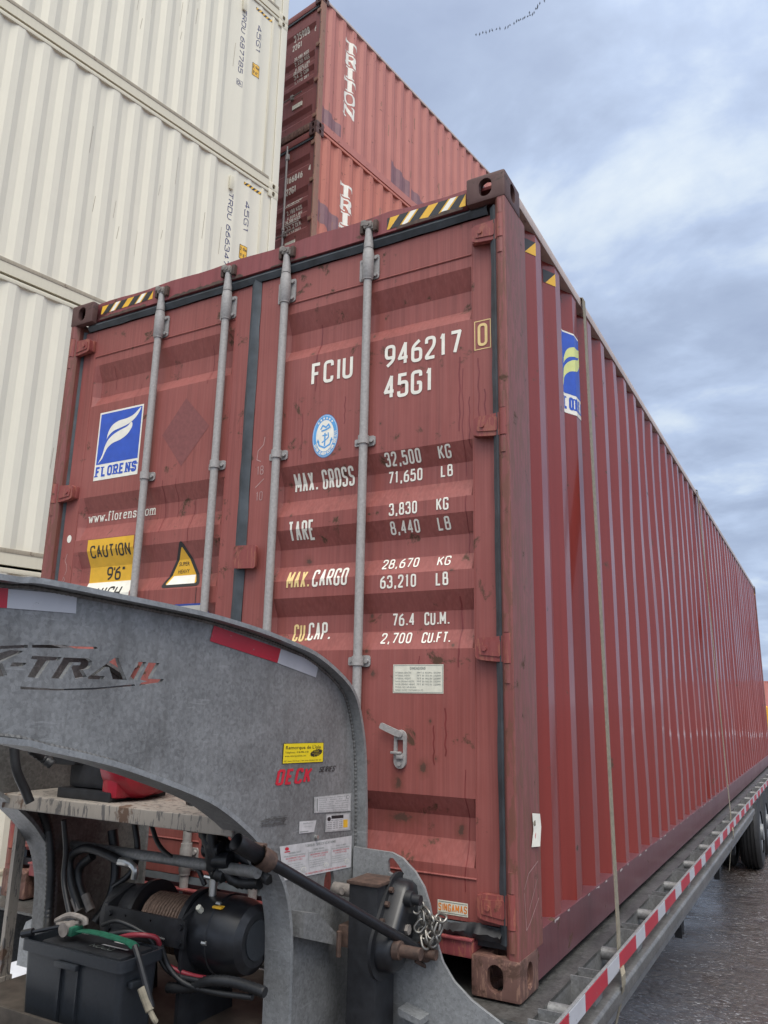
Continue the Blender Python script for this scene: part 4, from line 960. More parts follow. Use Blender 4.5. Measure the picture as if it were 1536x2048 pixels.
# ---- brick red stack behind
TT = 0.14781901; TX, TY = -5.3862, 6.2603; TH = 2.591
tm = dict(side=M['triton'], toprail=M['railtop'], botrail=M['triton'], roof=M['triton'], cast=M['casttop'], casttop=M['casttop'], rail=M['rail'], post=M['tpost'])
def red_stack_box(z, matside, H, texts, label, word, seed, patches, rods):
    t = thing('shipping_container', (0, 0, 0), label, 'shipping container', 'brick red containers in the tall stack behind')
    mm = dict(tm); mm['side'] = matside; mm['toprail'] = M['railtop'] if rods == 0 else matside; mm['botrail'] = matside
    pts = shell(t, 0.0, 6.058, H, W_, mm, .28, 0.0)
    tin = inset_fn(pts); tb = [p[0] for p in pts]
    bands = []
    zt = H - .35
    for a in (H - .40, H - .98, H - 1.26, H - 1.54, H - 2.06): bands.append((a, a - .085, a - .165, a - .215))
    pf, pb = door_profile(bands)
    def td(u, v, la): return (-u, .05 + .034 * pf(v) - .0015 - .0006 * la, v)
    leaves = []
    for a, b in ((.075, 1.20), (1.24, 2.365)):
        mb = MB(); zs = sorted([.19, H - .15] + pb); us = [a, a + .09, a + .104, b - .11, b - .09, b]
        gr = [[mb.bm.verts.new((-u, .05 + .034 * pf(z_) * k, z_)) for u, k in zip(us, (0, 0, 1, 1, 0, 0))] for z_ in zs]
        for i in range(len(zs) - 1):
            for j in range(5): mb.face([gr[i][j], gr[i][j + 1], gr[i + 1][j + 1], gr[i + 1][j]])
        mb.box(-b, -a, .092, .098, .19, H - .15)
        lf = mb.build('door', M['tdoor'], t, smooth=12); leaves.append(lf)
        for zz in (.26, .95, 1.65, H - .25):
            x = -.03 if a < .5 else -W_ + .03
            mb = MB(); mb.box(min(x, x - .10 * (1 if a < .5 else -1)), max(x, x - .10 * (1 if a < .5 else -1)), .02, .046, zz - .035, zz + .035, .004)
            mb.cyl((x + (.004 if a < .5 else -.004), .012, zz - .05), (x + (.004 if a < .5 else -.004), .012, zz + .05), .016, 10); mb.build('hinge', M['tpost'], lf)
        for u in ((a + .59,) if a < .5 else (b - .59,)):
            mb = MB(); mb.tube([(-u, .026, .08), (-u, .026, H - .07)], .017, 10); mb.tube([(-u, .026, H - .33), (-u, .026, H - .22)], .026, 10); mb.tube([(-u, .026, .95), (-u, .026, .99)], .024, 10)
            mb.box(-u - .035, -u + .04, .02, .05, H - .33, H - .23, .004)
            if rods: mb.build('lock_rod', M['zinc'], lf)
            else: mb.bm.free()
    m = MB(); m.box(-W_ + .16, -.16, .022, .10, H - .13, H - .012, .005); m.build('door_header', M['tdoor'], t)
    m = MB(); m.box(-W_ + .16, -.16, .012, .10, .02, .15, .005); m.build('door_sill', M['cast'], t)
    m = MB(); m.box(-W_ + .10, -.10, .028, .05, H - .175, H - .135, .006); m.build('door_gasket', M['rubber'], t)
    for gx in (-1.22, -.058, -W_ + .058):
        m = MB(); m.box(gx - .016, gx + .016, .040, .06, .17, H - .15, .004); m.build('door_gasket', M['rubber'], t)
    if texts:
        d = Decal()
        for tx, u, v, h, wd, lw in texts:
            if tx == '_': d.rect(-u, v, -u + wd, v + h, 0, 0)
            else: d.text(tx, -u, v, h, wd, lw, 0)
        d.build('lettering', [M['white']], lambda u, v, la: td(-u, v, la), leaves[0], vb=pb)
        m = MB(); m.box(-.62, -.40, .036, .049, .62, .70); m.build('door_label', M['paper'], leaves[0])
        m = MB(); m.tube([(-.85, .020, .86), (-.70, .018, .86), (-.40, .020, .875)], .010, 8); m.box(-.66, -.60, .012, .05, .82, .91, .005); m.build('door_handle', M['zincd'], leaves[0])
    def on_t(s_, v, la): return (-.012 - tin(s_) + .0016 + .0006 * la, s_, v)
    if word:
        d = Decal(); v = word
        for c in 'TRITON':
            letter_slab(d, c, .63, v - .285, .235, .34); v -= .262
        d.build('lettering', [M['white']], on_t, t, ub=tb)
    for P in patches:
        d = Decal(); d.poly(P, 0, -.8); d.build('paint_patch', [M['patch']], on_t, t, ub=tb)
    # rust runs and scrapes
    q = random.Random(seed); d = Decal()
    for i in range(26):
        s_ = q.choice(tb[1:-1]) + q.uniform(-.02, .02); v = q.uniform(.3, H - .6); ln = q.uniform(.05, .28); w2 = q.uniform(.006, .022)
        d.ribbon([(s_ + q.uniform(-.008, .008), v + ln * k / 4) for k in range(5)], w2, 0, -.9 + .02 * i)
    d.build('rust_scrapes', [M['tpost']], on_t, t, ub=tb)
    place_stack(t, TX, TY, z, TT)
    return t
def letter_slab(d, c, u, v, h, wd):
    """tall fancy slab-serif capitals painted one below the other"""
    def P(pts, holes=()): d.poly([(u + a * wd, v + b * h) for a, b in pts], 0, 0, [[(u + a * wd, v + b * h) for a, b in hh] for hh in holes])
    if c == 'T': P([(0, .62), (.10, .62), (.20, .80), (.38, .82), (.38, .12), (.26, .10), (.26, 0), (.74, 0), (.74, .10), (.62, .12), (.62, .82), (.80, .80), (.90, .62), (1, .62), (.97, 1), (.03, 1)])
    if c == 'R': P([(.02, 0), (.50, 0), (.50, .10), (.40, .12), (.40, .42), (.52, .40), (.68, .0), (1, 0), (1, .10), (.92, .12), (.78, .46), (.90, .56), (.92, .78), (.80, .94), (.62, 1), (.02, 1), (.02, .90), (.14, .88), (.14, .12), (.02, .10)], [[(.40, .56), (.58, .58), (.66, .68), (.66, .78), (.58, .87), (.40, .88)]])
    if c == 'I': P([(.24, 0), (.76, 0), (.76, .11), (.63, .13), (.63, .87), (.76, .89), (.76, 1), (.24, 1), (.24, .89), (.37, .87), (.37, .13), (.24, .11)])
    if c == 'O': d.poly(ellipse(u + .5 * wd, v + .5 * h, .47 * wd, .52 * h, 28), 0, 0, [ellipse(u + .52 * wd, v + .5 * h, .22 * wd, .40 * h, 24)])
    if c == 'N': P([(0, 0), (.36, 0), (.36, .11), (.25, .13), (.25, .70), (.74, -.02), (.90, -.02), (.90, .87), (1, .89), (1, 1), (.64, 1), (.64, .89), (.75, .87), (.75, .36), (.34, 1), (0, 1), (0, .89), (.10, .87), (.10, .13), (0, .11)])
ZJ = 9.8487
tx_top = [('275908', .70, 2.060, .120, .36, .018), ('6', .225, 2.020, .115, .060, .016), ('22G1', .70, 1.845, .120, .22, .018)]
for i, (a, b) in enumerate((('30,480', 'KGS'), ('2,230', 'KGS'), ('4,920', 'LBS'), ('28,250', 'KGS'), ('34.2', 'CUM'), ('1,170', 'CUFT'))):
    v = 1.625 - i * .092; tx_top += [(a, .645, v, .060, .19, .010), (b, .42, v, .060, .11, .010)]
    if i in (0, 3): tx_top.append(('_', .66, v - .018, .007, .36, 0))
tx_low = [('166846', .66, 1.800, .125, .35, .019), ('4', .185, 1.85, .11, .055, .017), ('22G1', .665, 1.590, .125, .22, .019)]
for i, (a, b) in enumerate((('30,480', 'KGS'), ('2,180', 'KGS'), ('4,810', 'LBS'), ('28,300', 'KGS'), ('33.2', 'CU.M.'), ('1,173', 'CU.FT.'))):
    v = 1.385 - i * .095 - (.05 if i > 0 else 0); tx_low += [(a, .645, v, .062, .18, .011), (b, .44, v, .062, .13, .011)]
    if i in (0, 3): tx_low.append(('_', .67, v - .020, .012, .32, 0))
red_stack_box(ZJ, M['triton'], TH, tx_top, 'upper salmon red container of the tall stack, doors lettered 275908 6', 2.30, 3,
              [[(2.0, .62), (2.58, .50), (2.58, .17), (2.0, .17)], [(2.66, .44), (3.13, .34), (3.13, .17), (2.66, .17)], [(.14, .50), (.60, .40), (.60, .17), (.14, .17)]], 0)
red_stack_box(ZJ - TH, M['triton2'], TH, tx_low, 'brick red container lettered 166846 4, right under the upper salmon red one', 2.03, 5,
              [[(.14, 1.33), (.62, 1.24), (.62, .80), (.40, .88), (.30, .95), (.14, .95)]], 1)
zz = ZJ - TH; k = 0
while zz - TH > GZ - .3:
    zz -= TH; k += 1
    hgt = TH
    red_stack_box(max(zz, GZ), M['triton2'], hgt, [], ['brick red container hidden third from the top of the tall stack', 'brick red container hidden fourth from the top of the tall stack', 'brick red container at the foot of the tall stack'][k - 1], None, 8 + k, [], 1)
    if k == 3: break

# ================================================================== the gooseneck trailer
trailer = thing('gooseneck_trailer', (-.95, 4.0, GZ), 'galvanised steel gooseneck deck trailer carrying the dark red container', 'trailer')
XP = -.540; XL = -.495; XF = -1.530
TOPC = [(0, 1147), (86, 1156), (234, 1186), (400, 1221), (470, 1240), (540, 1263), (600, 1288), (633, 1304), (667, 1330), (699, 1363), (716, 1395), (726, 1440), (733, 1500), (735, 1580), (735, 1690)]
BOTC = [(0, 1487), (104, 1505), (208, 1528), (286, 1552), (400, 1596), (450, 1625), (500, 1668), (535, 1710), (554, 1744), (568, 1775), (577, 1822), (581, 1865), (581, 1910), (579, 1978), (577, 2048)]
def yz(px, py, x=XL): p = at(px, py, 0, x); return Vector((p.y, p.z))
top = [yz(*p) for p in TOPC]; bot = [yz(*p) for p in BOTC]
# carry both edges forward to the kingpin end and down to the floor
top = [Vector((-3.2, top[0].y + .06)), Vector((-2.4, top[0].y + .045)), Vector((-1.95, top[0].y + .02))] + top + [Vector((top[-1].x, -.12))]
bot = [Vector((-3.2, bot[0].y + .10)), Vector((-2.4, bot[0].y + .07)), Vector((-1.95, bot[0].y + .03))] + bot + [Vector((bot[-1].x, -.12))]
sm2 = lambda P: [Vector((p.x, p.y)) for p in smooth_path([(*q_, 0) for q_ in P], 3)]
top = sm2(top); bot = sm2(bot)
def offs(line, dd):
    n = len(line); o = []
    for i, p in enumerate(line):
        t = (line[min(i + 1, n - 1)] - line[max(i - 1, 0)]).normalized(); o.append(p + Vector((-t.y, t.x)) * dd)
    return o
outline = offs(top, -.006) + offs(bot, .006)[::-1]
ZX = lambda a, b: (a * 350 / 1536.0, 1280 + b * 350 / 1536.0)
CUT = [[(0, 52), (245, 42), (245, 68), (0, 80)], [(282, 42), (560, 42), (610, 54), (845, 60), (858, 70), (845, 80), (560, 72), (282, 68)],
       [(-60, 132), (90, 88), (205, 95), (185, 112), (10, 190), (-60, 186)], [(-60, 205), (20, 205), (65, 308), (60, 320), (-60, 318)], [(115, 195), (232, 200), (225, 216), (190, 232), (85, 232)],
       [(285, 138), (542, 151), (520, 178), (440, 180), (335, 335), (240, 325), (330, 172), (270, 165)],
       [(558, 153), (780, 162), (812, 188), (805, 225), (775, 252), (728, 262), (762, 322), (660, 340), (628, 240), (640, 222), (702, 222), (710, 196), (640, 195), (545, 340), (450, 335), (540, 195)],
       [(1010, 155), (1042, 155), (1058, 215), (1115, 350), (990, 345), (958, 240), (935, 235), (832, 310), (920, 318), (905, 346), (775, 342), (772, 325)],
       [(1215, 190), (1285, 195), (1200, 352), (1130, 345)], [(1305, 197), (1402, 203), (1335, 320), (1330, 340), (1440, 345), (1420, 372), (1290, 390), (1215, 402), (1240, 375), (1290, 362), (1232, 348)],
       [(178, 408), (355, 420), (500, 430), (850, 418), (1180, 388), (1185, 402), (850, 435), (500, 443), (180, 432)]]
holes = [[yz(*ZX(*p), XP + .006) for p in c] for c in CUT]
hole_jack = [Vector(yz(655, 1766, XP)) + p for p in ellipse(0, 0, .030, .046, 16)]
def gooseneck_plate(x, hs, nm, mt):
    m = MB(); m.prism(outline, lambda u, v, w_: (w_, u, v), x - .006, x + .006, hs)
    return m.build(nm, mt, trailer, smooth=20)
near = gooseneck_plate(XP, holes + [hole_jack], 'gooseneck_plate', M['galv']); near['label'] = 'near side plate with cut-out lettering'
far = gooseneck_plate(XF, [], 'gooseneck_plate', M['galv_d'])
def flange(line, x0, x1, parent, mt, th=.012, s=1):
    m = MB(); n = len(line); off = []
    for i, p in enumerate(line):
        t = (line[min(i + 1, n - 1)] - line[max(i - 1, 0)]).normalized(); off.append(p + Vector((-t.y, t.x)) * th * s)
    A = [(x0, *p) for p in line]; B = [(x1, *p) for p in line]; C = [(x1, *p) for p in off]; D = [(x0, *p) for p in off]
    m.strip(A, B); m.strip(B, C); m.strip(C, D); m.strip(D, A)
    m.quad(A[0], B[0], C[0], D[0]); m.quad(A[-1], B[-1], C[-1], D[-1])
    return m.build('flange', mt, parent, smooth=30)
flange(top, XP - .045, XL, near, M['galv_l'], .012, -1); flange(bot, XP - .045, XL, near, M['galv_l'], .012, 1)
flange(top, XF - .045, XF + .045, far, M['galv'], .012, -1); flange(bot, XF - .055, XF + .050, far, M['galv'], .012, 1)
for ln_, dd in ((offs(top, -.016)[6:-2], 0), (offs(bot, .015)[6:-4], 0)):
    L_ = []
    for a_, b_ in zip(ln_, ln_[1:]):
        k_ = max(1, int((b_ - a_).length / .006)); L_ += [a_ + (b_ - a_) * (i / k_) for i in range(k_)]
    m = MB(); m.tube([(XP + .0065, p.x, p.y) for p in L_], [.0045 + .0016 * (i % 2) for i in range(len(L_))], 6); m.build('weld_bead', M['galv_d'], near, smooth=0)
# weld bead down the near post
m = MB(); q = random.Random(4)
for i in range(46):
    z = .22 - i * .0075; y = bot[-1].x + .018 + (.0 if z < .1 else (z - .1) * .0)
    m.box(XP + .006, XP + .013 + q.uniform(0, .004), y, y + .012, z, z + .005, .0015)
m.build('weld_bead', M['galv_d'], near)
# tape and stickers on the plate
def on_plate(u, v, la): return (XP + .0075 + .0006 * la, u, v)
def quad_fn(c):
    A, B, C, D = [yz(*p, XP + .008) for p in c]      # bottom-left, bottom-right, top-right, top-left
    return lambda u, v, la: (XP + .0078 + .0006 * la, *((A * (1 - u) + B * u) * (1 - v) + (D * (1 - u) + C * u) * v))
def tape_piece(c, mt, nm='reflective_tape'):
    d = Decal(); d.rect(0, 0, 1, 1, 0, 0); return d.build(nm, [mt], quad_fn(c), near)
tape_piece([(-60, 1212), (14, 1216), (17, 1177), (-60, 1172)], M['red_tape']); tape_piece([(14, 1216), (152, 1227), (154, 1190), (17, 1178)], M['white_tape'])
tape_piece([(420, 1282), (555, 1326), (562, 1298), (428, 1251)], M['red_tape']); tape_piece([(555, 1326), (632, 1355), (638, 1326), (562, 1298)], M['white_tape'])
Z3 = lambda a, b: (360 + a * 400 / 1536.0, 1440 + b * 400 / 1536.0)
def sticker(c, mats, name, build, label=None):
    d = Decal(); build(d); return d.build(name, mats, quad_fn([Z3(*p) for p in c]), near, label=label)
def yel(d):
    d.rect(0, 0, 1, 1, 0, 0); d.rect(.012, .02, .988, .98, 1, .5)
    d.bfont('Remorque de L\'isle', .06, .70, .17, .86, 0, 1.0, .012); d.bfont('Telephone : 418-898-4181', .05, .50, .10, .56, 0, 1.0); d.bfont('www.remorquedelisle.com', .05, .33, .09, .50, 0, 1.0); d.bfont('381, route 132 Ouest  L\'Isle-Verte (Quebec) G0L 1L0', .04, .09, .07, .90, 0, 1.0)
    st = []
    for k in range(28):
        a = 2 * math.pi * k / 28; r = 1 if k % 2 else .86; x = .165 * math.cos(a) * r; y = .19 * math.sin(a) * r; st.append((.81 + x, .48 + y + x * .45))
    d.poly(st, 0, 1.0); d.bfont('PENSEZ', .74, .54, .06, .13, 1, 1.6, slant=.1); d.bfont('la meilleure', .71, .45, .05, .20, 1, 1.6); d.bfont('garantie', .75, .37, .05, .13, 1, 1.6)
sticker([(785, 337), (1100, 323), (1105, 172), (795, 180)], [M['black'], M['lemon']], 'sticker', yel, 'yellow dealer sticker')
d = Decal(); d.text('DECK', .0, .0, 1.0, 2.25, .165, 0, 0, slant=.10, asp=2.55); d.build('lettering', [M['red_ink']], quad_fn([Z3(730, 505), Z3(1030, 478), Z3(1045, 360), Z3(742, 382)]), near, label='red DECK lettering')
d = Decal(); d.text('SERIES', 0, 0, 1.0, 2.7, .11, 0, 0, slant=.10, asp=2.9); d.build('lettering', [M['black']], quad_fn([Z3(1068, 402), Z3(1192, 392), Z3(1202, 350), Z3(1076, 360)]), near)
def vin(d):
    d.rect(0, 0, 1, 1, 0, 0); d.poly([(.04, .05), (.97, .05), (.97, .95), (.04, .95)], 1, .5); d.rect(.06, .10, .09, .90, 2, 1)
    for i, t in enumerate(('MANUFACTURED BY / FABRIQUE PAR', 'GVWR / PNBV   KG    LB', 'GAWR / PNBE   ST235/80R16', 'TIRE / PNEU   RIM / JANTE', 'THIS VEHICLE CONFORMS TO ALL APPLICABLE', 'STANDARDS PRESCRIBED UNDER THE CANADIAN', 'REGULATIONS IN EFFECT ON THE DATE')): d.bfont(t, .12, .83 - i * .125, .075, .80, 2, 1)
    d.poly(ellipse(.90, .80, .05, .10, 16), 2, 1.0); d.poly(ellipse(.90, .80, .038, .078, 16), 1, 1.5)
sticker([(1030, 715), (1312, 700), (1316, 560), (1030, 592)], [M['label_silver'], M['label_white'], M['grey_ink']], 'sticker', vin, 'silver plate sticker with small grey print')
def ty(d):
    d.rect(0, 0, 1, 1, 0, 0); d.rect(.05, .08, .93, .92, 1, .5); d.rect(.22, .72, .70, .90, 2, 1); d.poly(ellipse(.13, .72, .07, .12, 16), 2, 1); d.rect(.70, .18, .88, .62, 3, 1)
    for i in range(5): d.bfont('TIRE AND LOADING INFO' if i == 0 else 'FRONT  480 KPA  70 PSI', .08, .60 - i * .11, .06, .58, 2, 1)
sticker([(1115, 862), (1308, 846), (1310, 710), (1120, 724)], [M['label_silver'], M['label_white'], M['black'], M['yellow']], 'sticker', ty)
def wt(d):
    d.rect(0, 0, 1, 1, 0, 0); d.bfont('Specifications', .22, .78, .10, .60, 1, 1); d.bfont('Capacite maximale', .28, .50, .07, .50, 1, 1); d.rect(.05, .10, .60, .16, 1, 1)
sticker([(915, 873), (1030, 860), (1048, 770), (918, 780)], [M['label_white'], M['grey_ink']], 'sticker', wt)
def tq(d):
    d.rect(0, 0, 1, 1, 0, 0); d.text('TORQUE SPECIFICATIONS', .32, .865, .078, .95, .0085, 1, 1, asp=2.2)
    d.poly(ellipse(.085, .90, .025, .05, 14), 2, 1); d.rect(.05, .80, .12, .83, 2, 1)
    for c in range(3):
        x = .04 + c * .325; d.bfont(('WHEEL NUT', 'SPARE WHEEL', 'AXLE CLAMP')[c], x + .06, .74, .045, .16, 1, 1); d.bfont('FOR ALL BUT WOODEN HUB WHEELS', x, .66, .04, .28, 1, 1)
        d.bfont('RECOMMENDED TORQUE 450', x + .02, .59, .042, .25, 2, 1); d.bfont('(110-120 FT LBS)', x + .05, .52, .04, .18, 2, 1)
        for i in range(4): d.bfont('check torque every day before use on road', x, .43 - i * .065, .03, .20 + .03 * ((i + c) % 3), 1, 1)
        d.poly(ellipse(x + .24, .22, .035, .07, 12), 3, 1); d.poly(ellipse(x + .24, .22, .028, .056, 12), 0, 1.5)
        if c: d.rect(x - .012, .14, x - .009, .78, 1, 1)
    d.bfont('TO TORQUE PROPERLY REFER TO THE WHEEL NUT SECTION OF MANUAL', .30, .045, .05, .62, 2, 1)
sticker([(795, 1235), (1312, 1130), (1320, 888), (765, 972)], [M['label_white'], M['grey_ink'], M['red_ink'], M['paper']], 'sticker', tq, 'white torque specifications sticker')
d = Decal(); q = random.Random(9)
for k in range(7): d.ribbon([(.02 + q.uniform(0, .15) + t * .11, .2 + k * .1 + q.uniform(-.08, .08)) for t in range(8)], q.uniform(.03, .07), 0, .1 * k)
d.build('glue_residue', [M['galv_d']], quad_fn([Z3(600, 840), Z3(840, 815), Z3(850, 700), Z3(610, 750)]), near)
m = MB(); p = at(*Z3(1052, 900), 0, XP + .012); m.cyl((XP, p.y, p.z), (XP + .016, p.y, p.z), .006, 10); m.build('rivet', M['chrome'], near)

# cross plate between the two gooseneck plates far forward, above the view through the cut-outs
m = MB(); m.box(XF + .006, XP - .006, -3.0, -2.2, .86, .872); m.build('neck_plate', M['galv_d'], trailer)
m = MB(); m.box(-1.22, -.67, -3.25, -2.9, .90, 1.05, .02); m.build('coupler', M['jet_rough'], trailer)
# gussets spreading to the deck (front bulkhead)
GY = -.118
def gp(px, py): p = at(px, py, 1, GY); return Vector((p.x, p.z))
gl = [gp(*p) for p in ((729, 1697), (783, 1705), (804, 1716), (830, 1744), (848, 1775), (859, 1812), (868, 1868), (885, 1925), (907, 1963), (943, 2002), (998, 2045), (1030, 2070))]
gl = [Vector((XP + .012, gl[0].y + .002))] + gl + [Vector((.05, -.10)), Vector((.05, -.20)), Vector((XP + .012, -.20))]
slot = [gp(*p) for p in ((776, 1722), (779, 1716), (786, 1716), (797, 1730), (808, 1748), (803, 1753), (790, 1752), (777, 1744))]
m = MB(); m.prism(gl, lambda u, v, w_: (u, w_, v), GY, GY + .012, [slot]); m.build('gusset', M['galv_l'], trailer)
cxm = (XP + XF) / 2
m = MB(); m.prism([Vector((2 * cxm - p.x, p.y)) for p in gl], lambda u, v, w_: (u, w_, v), GY, GY + .012); m.build('gusset', M['galv_l'], trailer)
m = MB(); p = at(805, 2010, 1, GY - .03); m.prism([(0, 0), (.075, -.018), (.075, -.035), (.005, -.02), (-.0, -.012)], lambda u, v, w_: (p.x + u, GY - w_, p.z + v), .0, .06)
m.build('angle_lug', M['galv_l'], trailer)

# engine shelf, crossbar pipe, winch floor
m = MB(); m.prism(rounded([(-.722, .515), (-.722, .560), (-.30, .560), (-.30, .515), (-.308, .515), (-.308, .552), (-.714, .552), (-.714, .515)], .004), lambda u, v, w_: (w_, u, v), XF + .012, XP - .006)
m.build('engine_shelf', M['shelf'], trailer)
pa = at(148, 1690, 0, XF + .012); pb_ = at(515, 1745, 0, XP - .006)
m = MB(); m.cyl(pa, pb_, .0165, 16); m.build('crossbar', M['galv'], trailer)
m = MB(); m.box(XF + .02, XP - .02, -.95, -.11, -.030, -.018); m.build('winch_floor', M['mud_shade'], trailer)
m = MB(); m.box(XF - .02, -.70, -.905, -.893, -.045, .048, .003); m.build('tray_lip', M['mud_shade'], trailer)
m = MB(); m.box(XF - .072, XF - .055, -.600, -.562, -.40, .50); m.box(XF - .085, XF - .05, -.61, -.555, -.09, -.03, .004); m.build('side_strap_bar', M['shelf'], trailer)
m = MB(); m.box(XF + .02, XP - .02, -.112, -.100, -.20, -.031); m.build('bulkhead', M['jet_rough'], trailer)
# winch
wz, wy = .215, -.535
m = MB(); m.tube([(-.985, wy, wz), (-.78, wy, wz)], .060, 24); m.build('winch_core', M['jet'], trailer)
m = MB(); q = random.Random(2)
n_ = 14
for lay_ in range(2):
    pts = []
    for i in range(n_ * 16 + 1):
        t = i / (n_ * 16); a = 2 * math.pi * i / 16
        pts.append((-.975 + .165 * t, wy + (.066 + .010 * lay_) * math.cos(a), wz + (.066 + .010 * lay_) * math.sin(a)))
    m.tube(pts, .0062, 6)
rope = m.build('winch_rope', M['rope'], trailer)
def winch_flange(x0, x1, r, nm='drum_flange'):
    m = MB(); m.tube([(x0, wy, wz), (x1, wy, wz)], r, 36); return m.build(nm, M['jet'], trailer)
winch_flange(-1.000, -.985, .112); winch_flange(-.800, -.782, .112)
m = MB(); m.tube([(-1.13, wy, wz), (-1.00, wy, wz)], [.085, .095], 28); m.build('winch_gearbox', M['jet_rough'], trailer)
m = MB(); m.tube([(-.782, wy, wz), (-.775, wy, wz), (-.70, wy, wz), (-.698, wy, wz), (-.690, wy, wz), (-.688, wy, wz), (-.64, wy, wz), (-.602, wy, wz), (-.588, wy, wz)], [.100, .104, .104, .108, .108, .104, .102, .090, .070], 40)
mot = m.build('winch_motor', M['jet'], trailer, smooth=28)
m = MB(); m.tube([(-.5878, wy, wz), (-.585, wy, wz)], .052, 30); m.build('motor_cap', M['plastic'], mot)
for a in (70, 130, 200, 250):
    m = MB(); y_, z_ = wy - .1045 * math.cos(R(a - 70)), wz + .1045 * math.sin(R(a - 70)); m.cyl((-.70, y_ * 1.0, z_), (-.684, y_, z_), .006, 8); m.build('bolt', M['chrome'], mot)
m = MB(); m.cyl((-.735, wy - .075, wz + .070), (-.735, wy - .090, wz + .084), .0085, 6); m.build('plug', M['paper'], mot)
m = MB(); m.cyl((-.745, wy - .02, wz + .10), (-.745, wy - .02, wz + .145), .012, 12); m.tube([(-.772, wy - .03, wz + .150), (-.745, wy - .02, wz + .146), (-.715, wy - .015, wz + .150)], .0065, 8); m.build('clutch_handle', M['chrome'], mot)
m = MB(); m.box(-.70, -.668, wy - .072, wy - .05, wz + .082, wz + .088, .001, None); m.build('motor_label', M['yellow'], mot)
m = MB(); m.prism(rounded([(-1.058, .19), (-.748, .195), (-.748, .268), (-1.058, .268)], .005), lambda u, v, w_: (u, w_, v), wy - .125, wy - .117, [ellipse(u, v, .004, .004, 8) for u in (-.98, -.88) for v in (.21, .25)]); m.build('winch_tie_plate', M['jet_rough'], trailer)
for u, v in ((-1.043, .25), (-1.043, .21), (-.763, .25), (-.763, .21)):
    m = MB(); m.cyl((u, wy - .134, v), (u, wy - .122, v), .0085, 6); m.build('bolt', M['jet'], trailer)
for x in (-1.07, -.765):
    m = MB(); m.prism([(wy - .117, -.018), (wy - .117, .272), (wy - .02, .31), (wy + .09, .25), (wy + .12, -.018)], lambda u, v, w_: (w_, u, v), x - .006, x + .006, [ellipse(wy, wz, .05, .05, 20)]); m.build('winch_bracket', M['jet_rough'], trailer)
# engine on the shelf
ez = .560
eng0 = set(COL.objects)
m = MB(); m.box(-1.22, -.98, -.60, -.36, ez, ez + .03, .004); m.box(-1.20, -1.02, -.58, -.38, ez + .03, ez + .17, .02); m.box(-1.24, -1.13, -.62, -.50, ez + .10, ez + .22, .015)
for k in range(6): m.box(-1.205, -1.015, -.585, -.375, ez + .176 + k * .014, ez + .182 + k * .014)
m.build('engine_block', M['jet_rough'], trailer)
m = MB()
m.tube([(x_, -.49, ez + .131) for x_ in (-1.03, -1.022, -.99, -.955, -.932, -.922, -.9195)], [.118, .126, .129, .125, .114, .098, .080], 40)
m.box(-1.03, -.955, -.60, -.38, ez + .006, ez + .12, .03)
cowl = m.build('engine_cowl', M['engine_red'], trailer, smooth=30)
m = MB(); m.tube([(-.921, -.49, ez + .115), (-.914, -.49, ez + .115)], [.078, .070], 30); m.build('recoil_cover', M['engine_red'], cowl)
for k in range(12):
    a = 2 * math.pi * k / 12; m = MB(); c_, s_ = math.cos(a), math.sin(a)
    m.box(-.9135, -.912, -.49 + c_ * .050 - .004 - abs(c_) * .012, -.49 + c_ * .050 + .004 + abs(c_) * .012, ez + .115 + s_ * .05 - .003 - abs(s_) * .012, ez + .115 + s_ * .05 + .003 + abs(s_) * .012); m.build('vent_slot', M['black'], cowl)
m = MB(); m.box(-.985, -.965, -.6215, -.6185, ez + .135, ez + .155); m.build('cowl_label', M['label_white'], cowl)
m = MB(); m.box(-1.26, -1.02, -.60, -.38, ez + .26, ez + .36, .03); m.build('fuel_tank', M['jet'], trailer)
m = MB(); m.tube(smooth_path([(-1.30, -.58, ez + .20), (-1.26, -.60, ez + .16), (-1.21, -.60, ez + .13)], 5), .022, 10); m.build('exhaust', M['zincd'], trailer)
for o_ in [o_ for o_ in COL.objects if o_ not in eng0 and o_.parent == trailer]: o_.location += Vector((-.085, -.085, 0))
def hose(pts, r, name='hydraulic_hose', mt=None, seg=8, n=6, ribs=False):
    P = smooth_path(pts, n); m = MB()
    if ribs:
        Q, rr = [], []
        L = [P[0]]
        for a, b in zip(P, P[1:]):
            k = max(1, int((b - a).length / (r * .38)))
            L += [a + (b - a) * (i + 1) / k for i in range(k)]
        m.tube(L, [r * (1.0 if i % 2 else .84) for i in range(len(L))], seg)
    else: m.tube(P, r, seg)
    return m.build(name, mt or M['hose'], trailer, smooth=50)
A = lambda px, py, y: at(px, py, 1, y)
hose([at(28, 1495, 0, -1.28), at(33, 1540, 0, -1.27), at(50, 1580, 0, -1.26), at(60, 1605, 0, -1.25)], .014)
hose([at(62, 1498, 0, -1.2), at(85, 1515, 0, -1.2), at(105, 1530, 0, -1.18)], .016, ribs=True)
hose([A(75, 1600, -.62), A(97, 1660, -.56), A(102, 1740, -.55), A(98, 1820, -.55), A(95, 1868, -.58)], .017, 'corrugated_conduit', ribs=True)
hose([A(160, 1820, -.50), A(142, 1760, -.50), A(142, 1715, -.50), A(170, 1697, -.50), A(205, 1705, -.50), A(240, 1722, -.50)], .015)
hose([A(180, 1820, -.48), A(160, 1770, -.48), A(160, 1735, -.48), A(185, 1712, -.48)], .015)
m = MB(); m.tube(smooth_path([A(238, 1722, -.5), A(258, 1726, -.5), A(270, 1738, -.5), A(268, 1758, -.5)], 5), [.014] * 6 + [.011] * 10, 10); m.build('hose_fitting', M['chrome'], trailer)
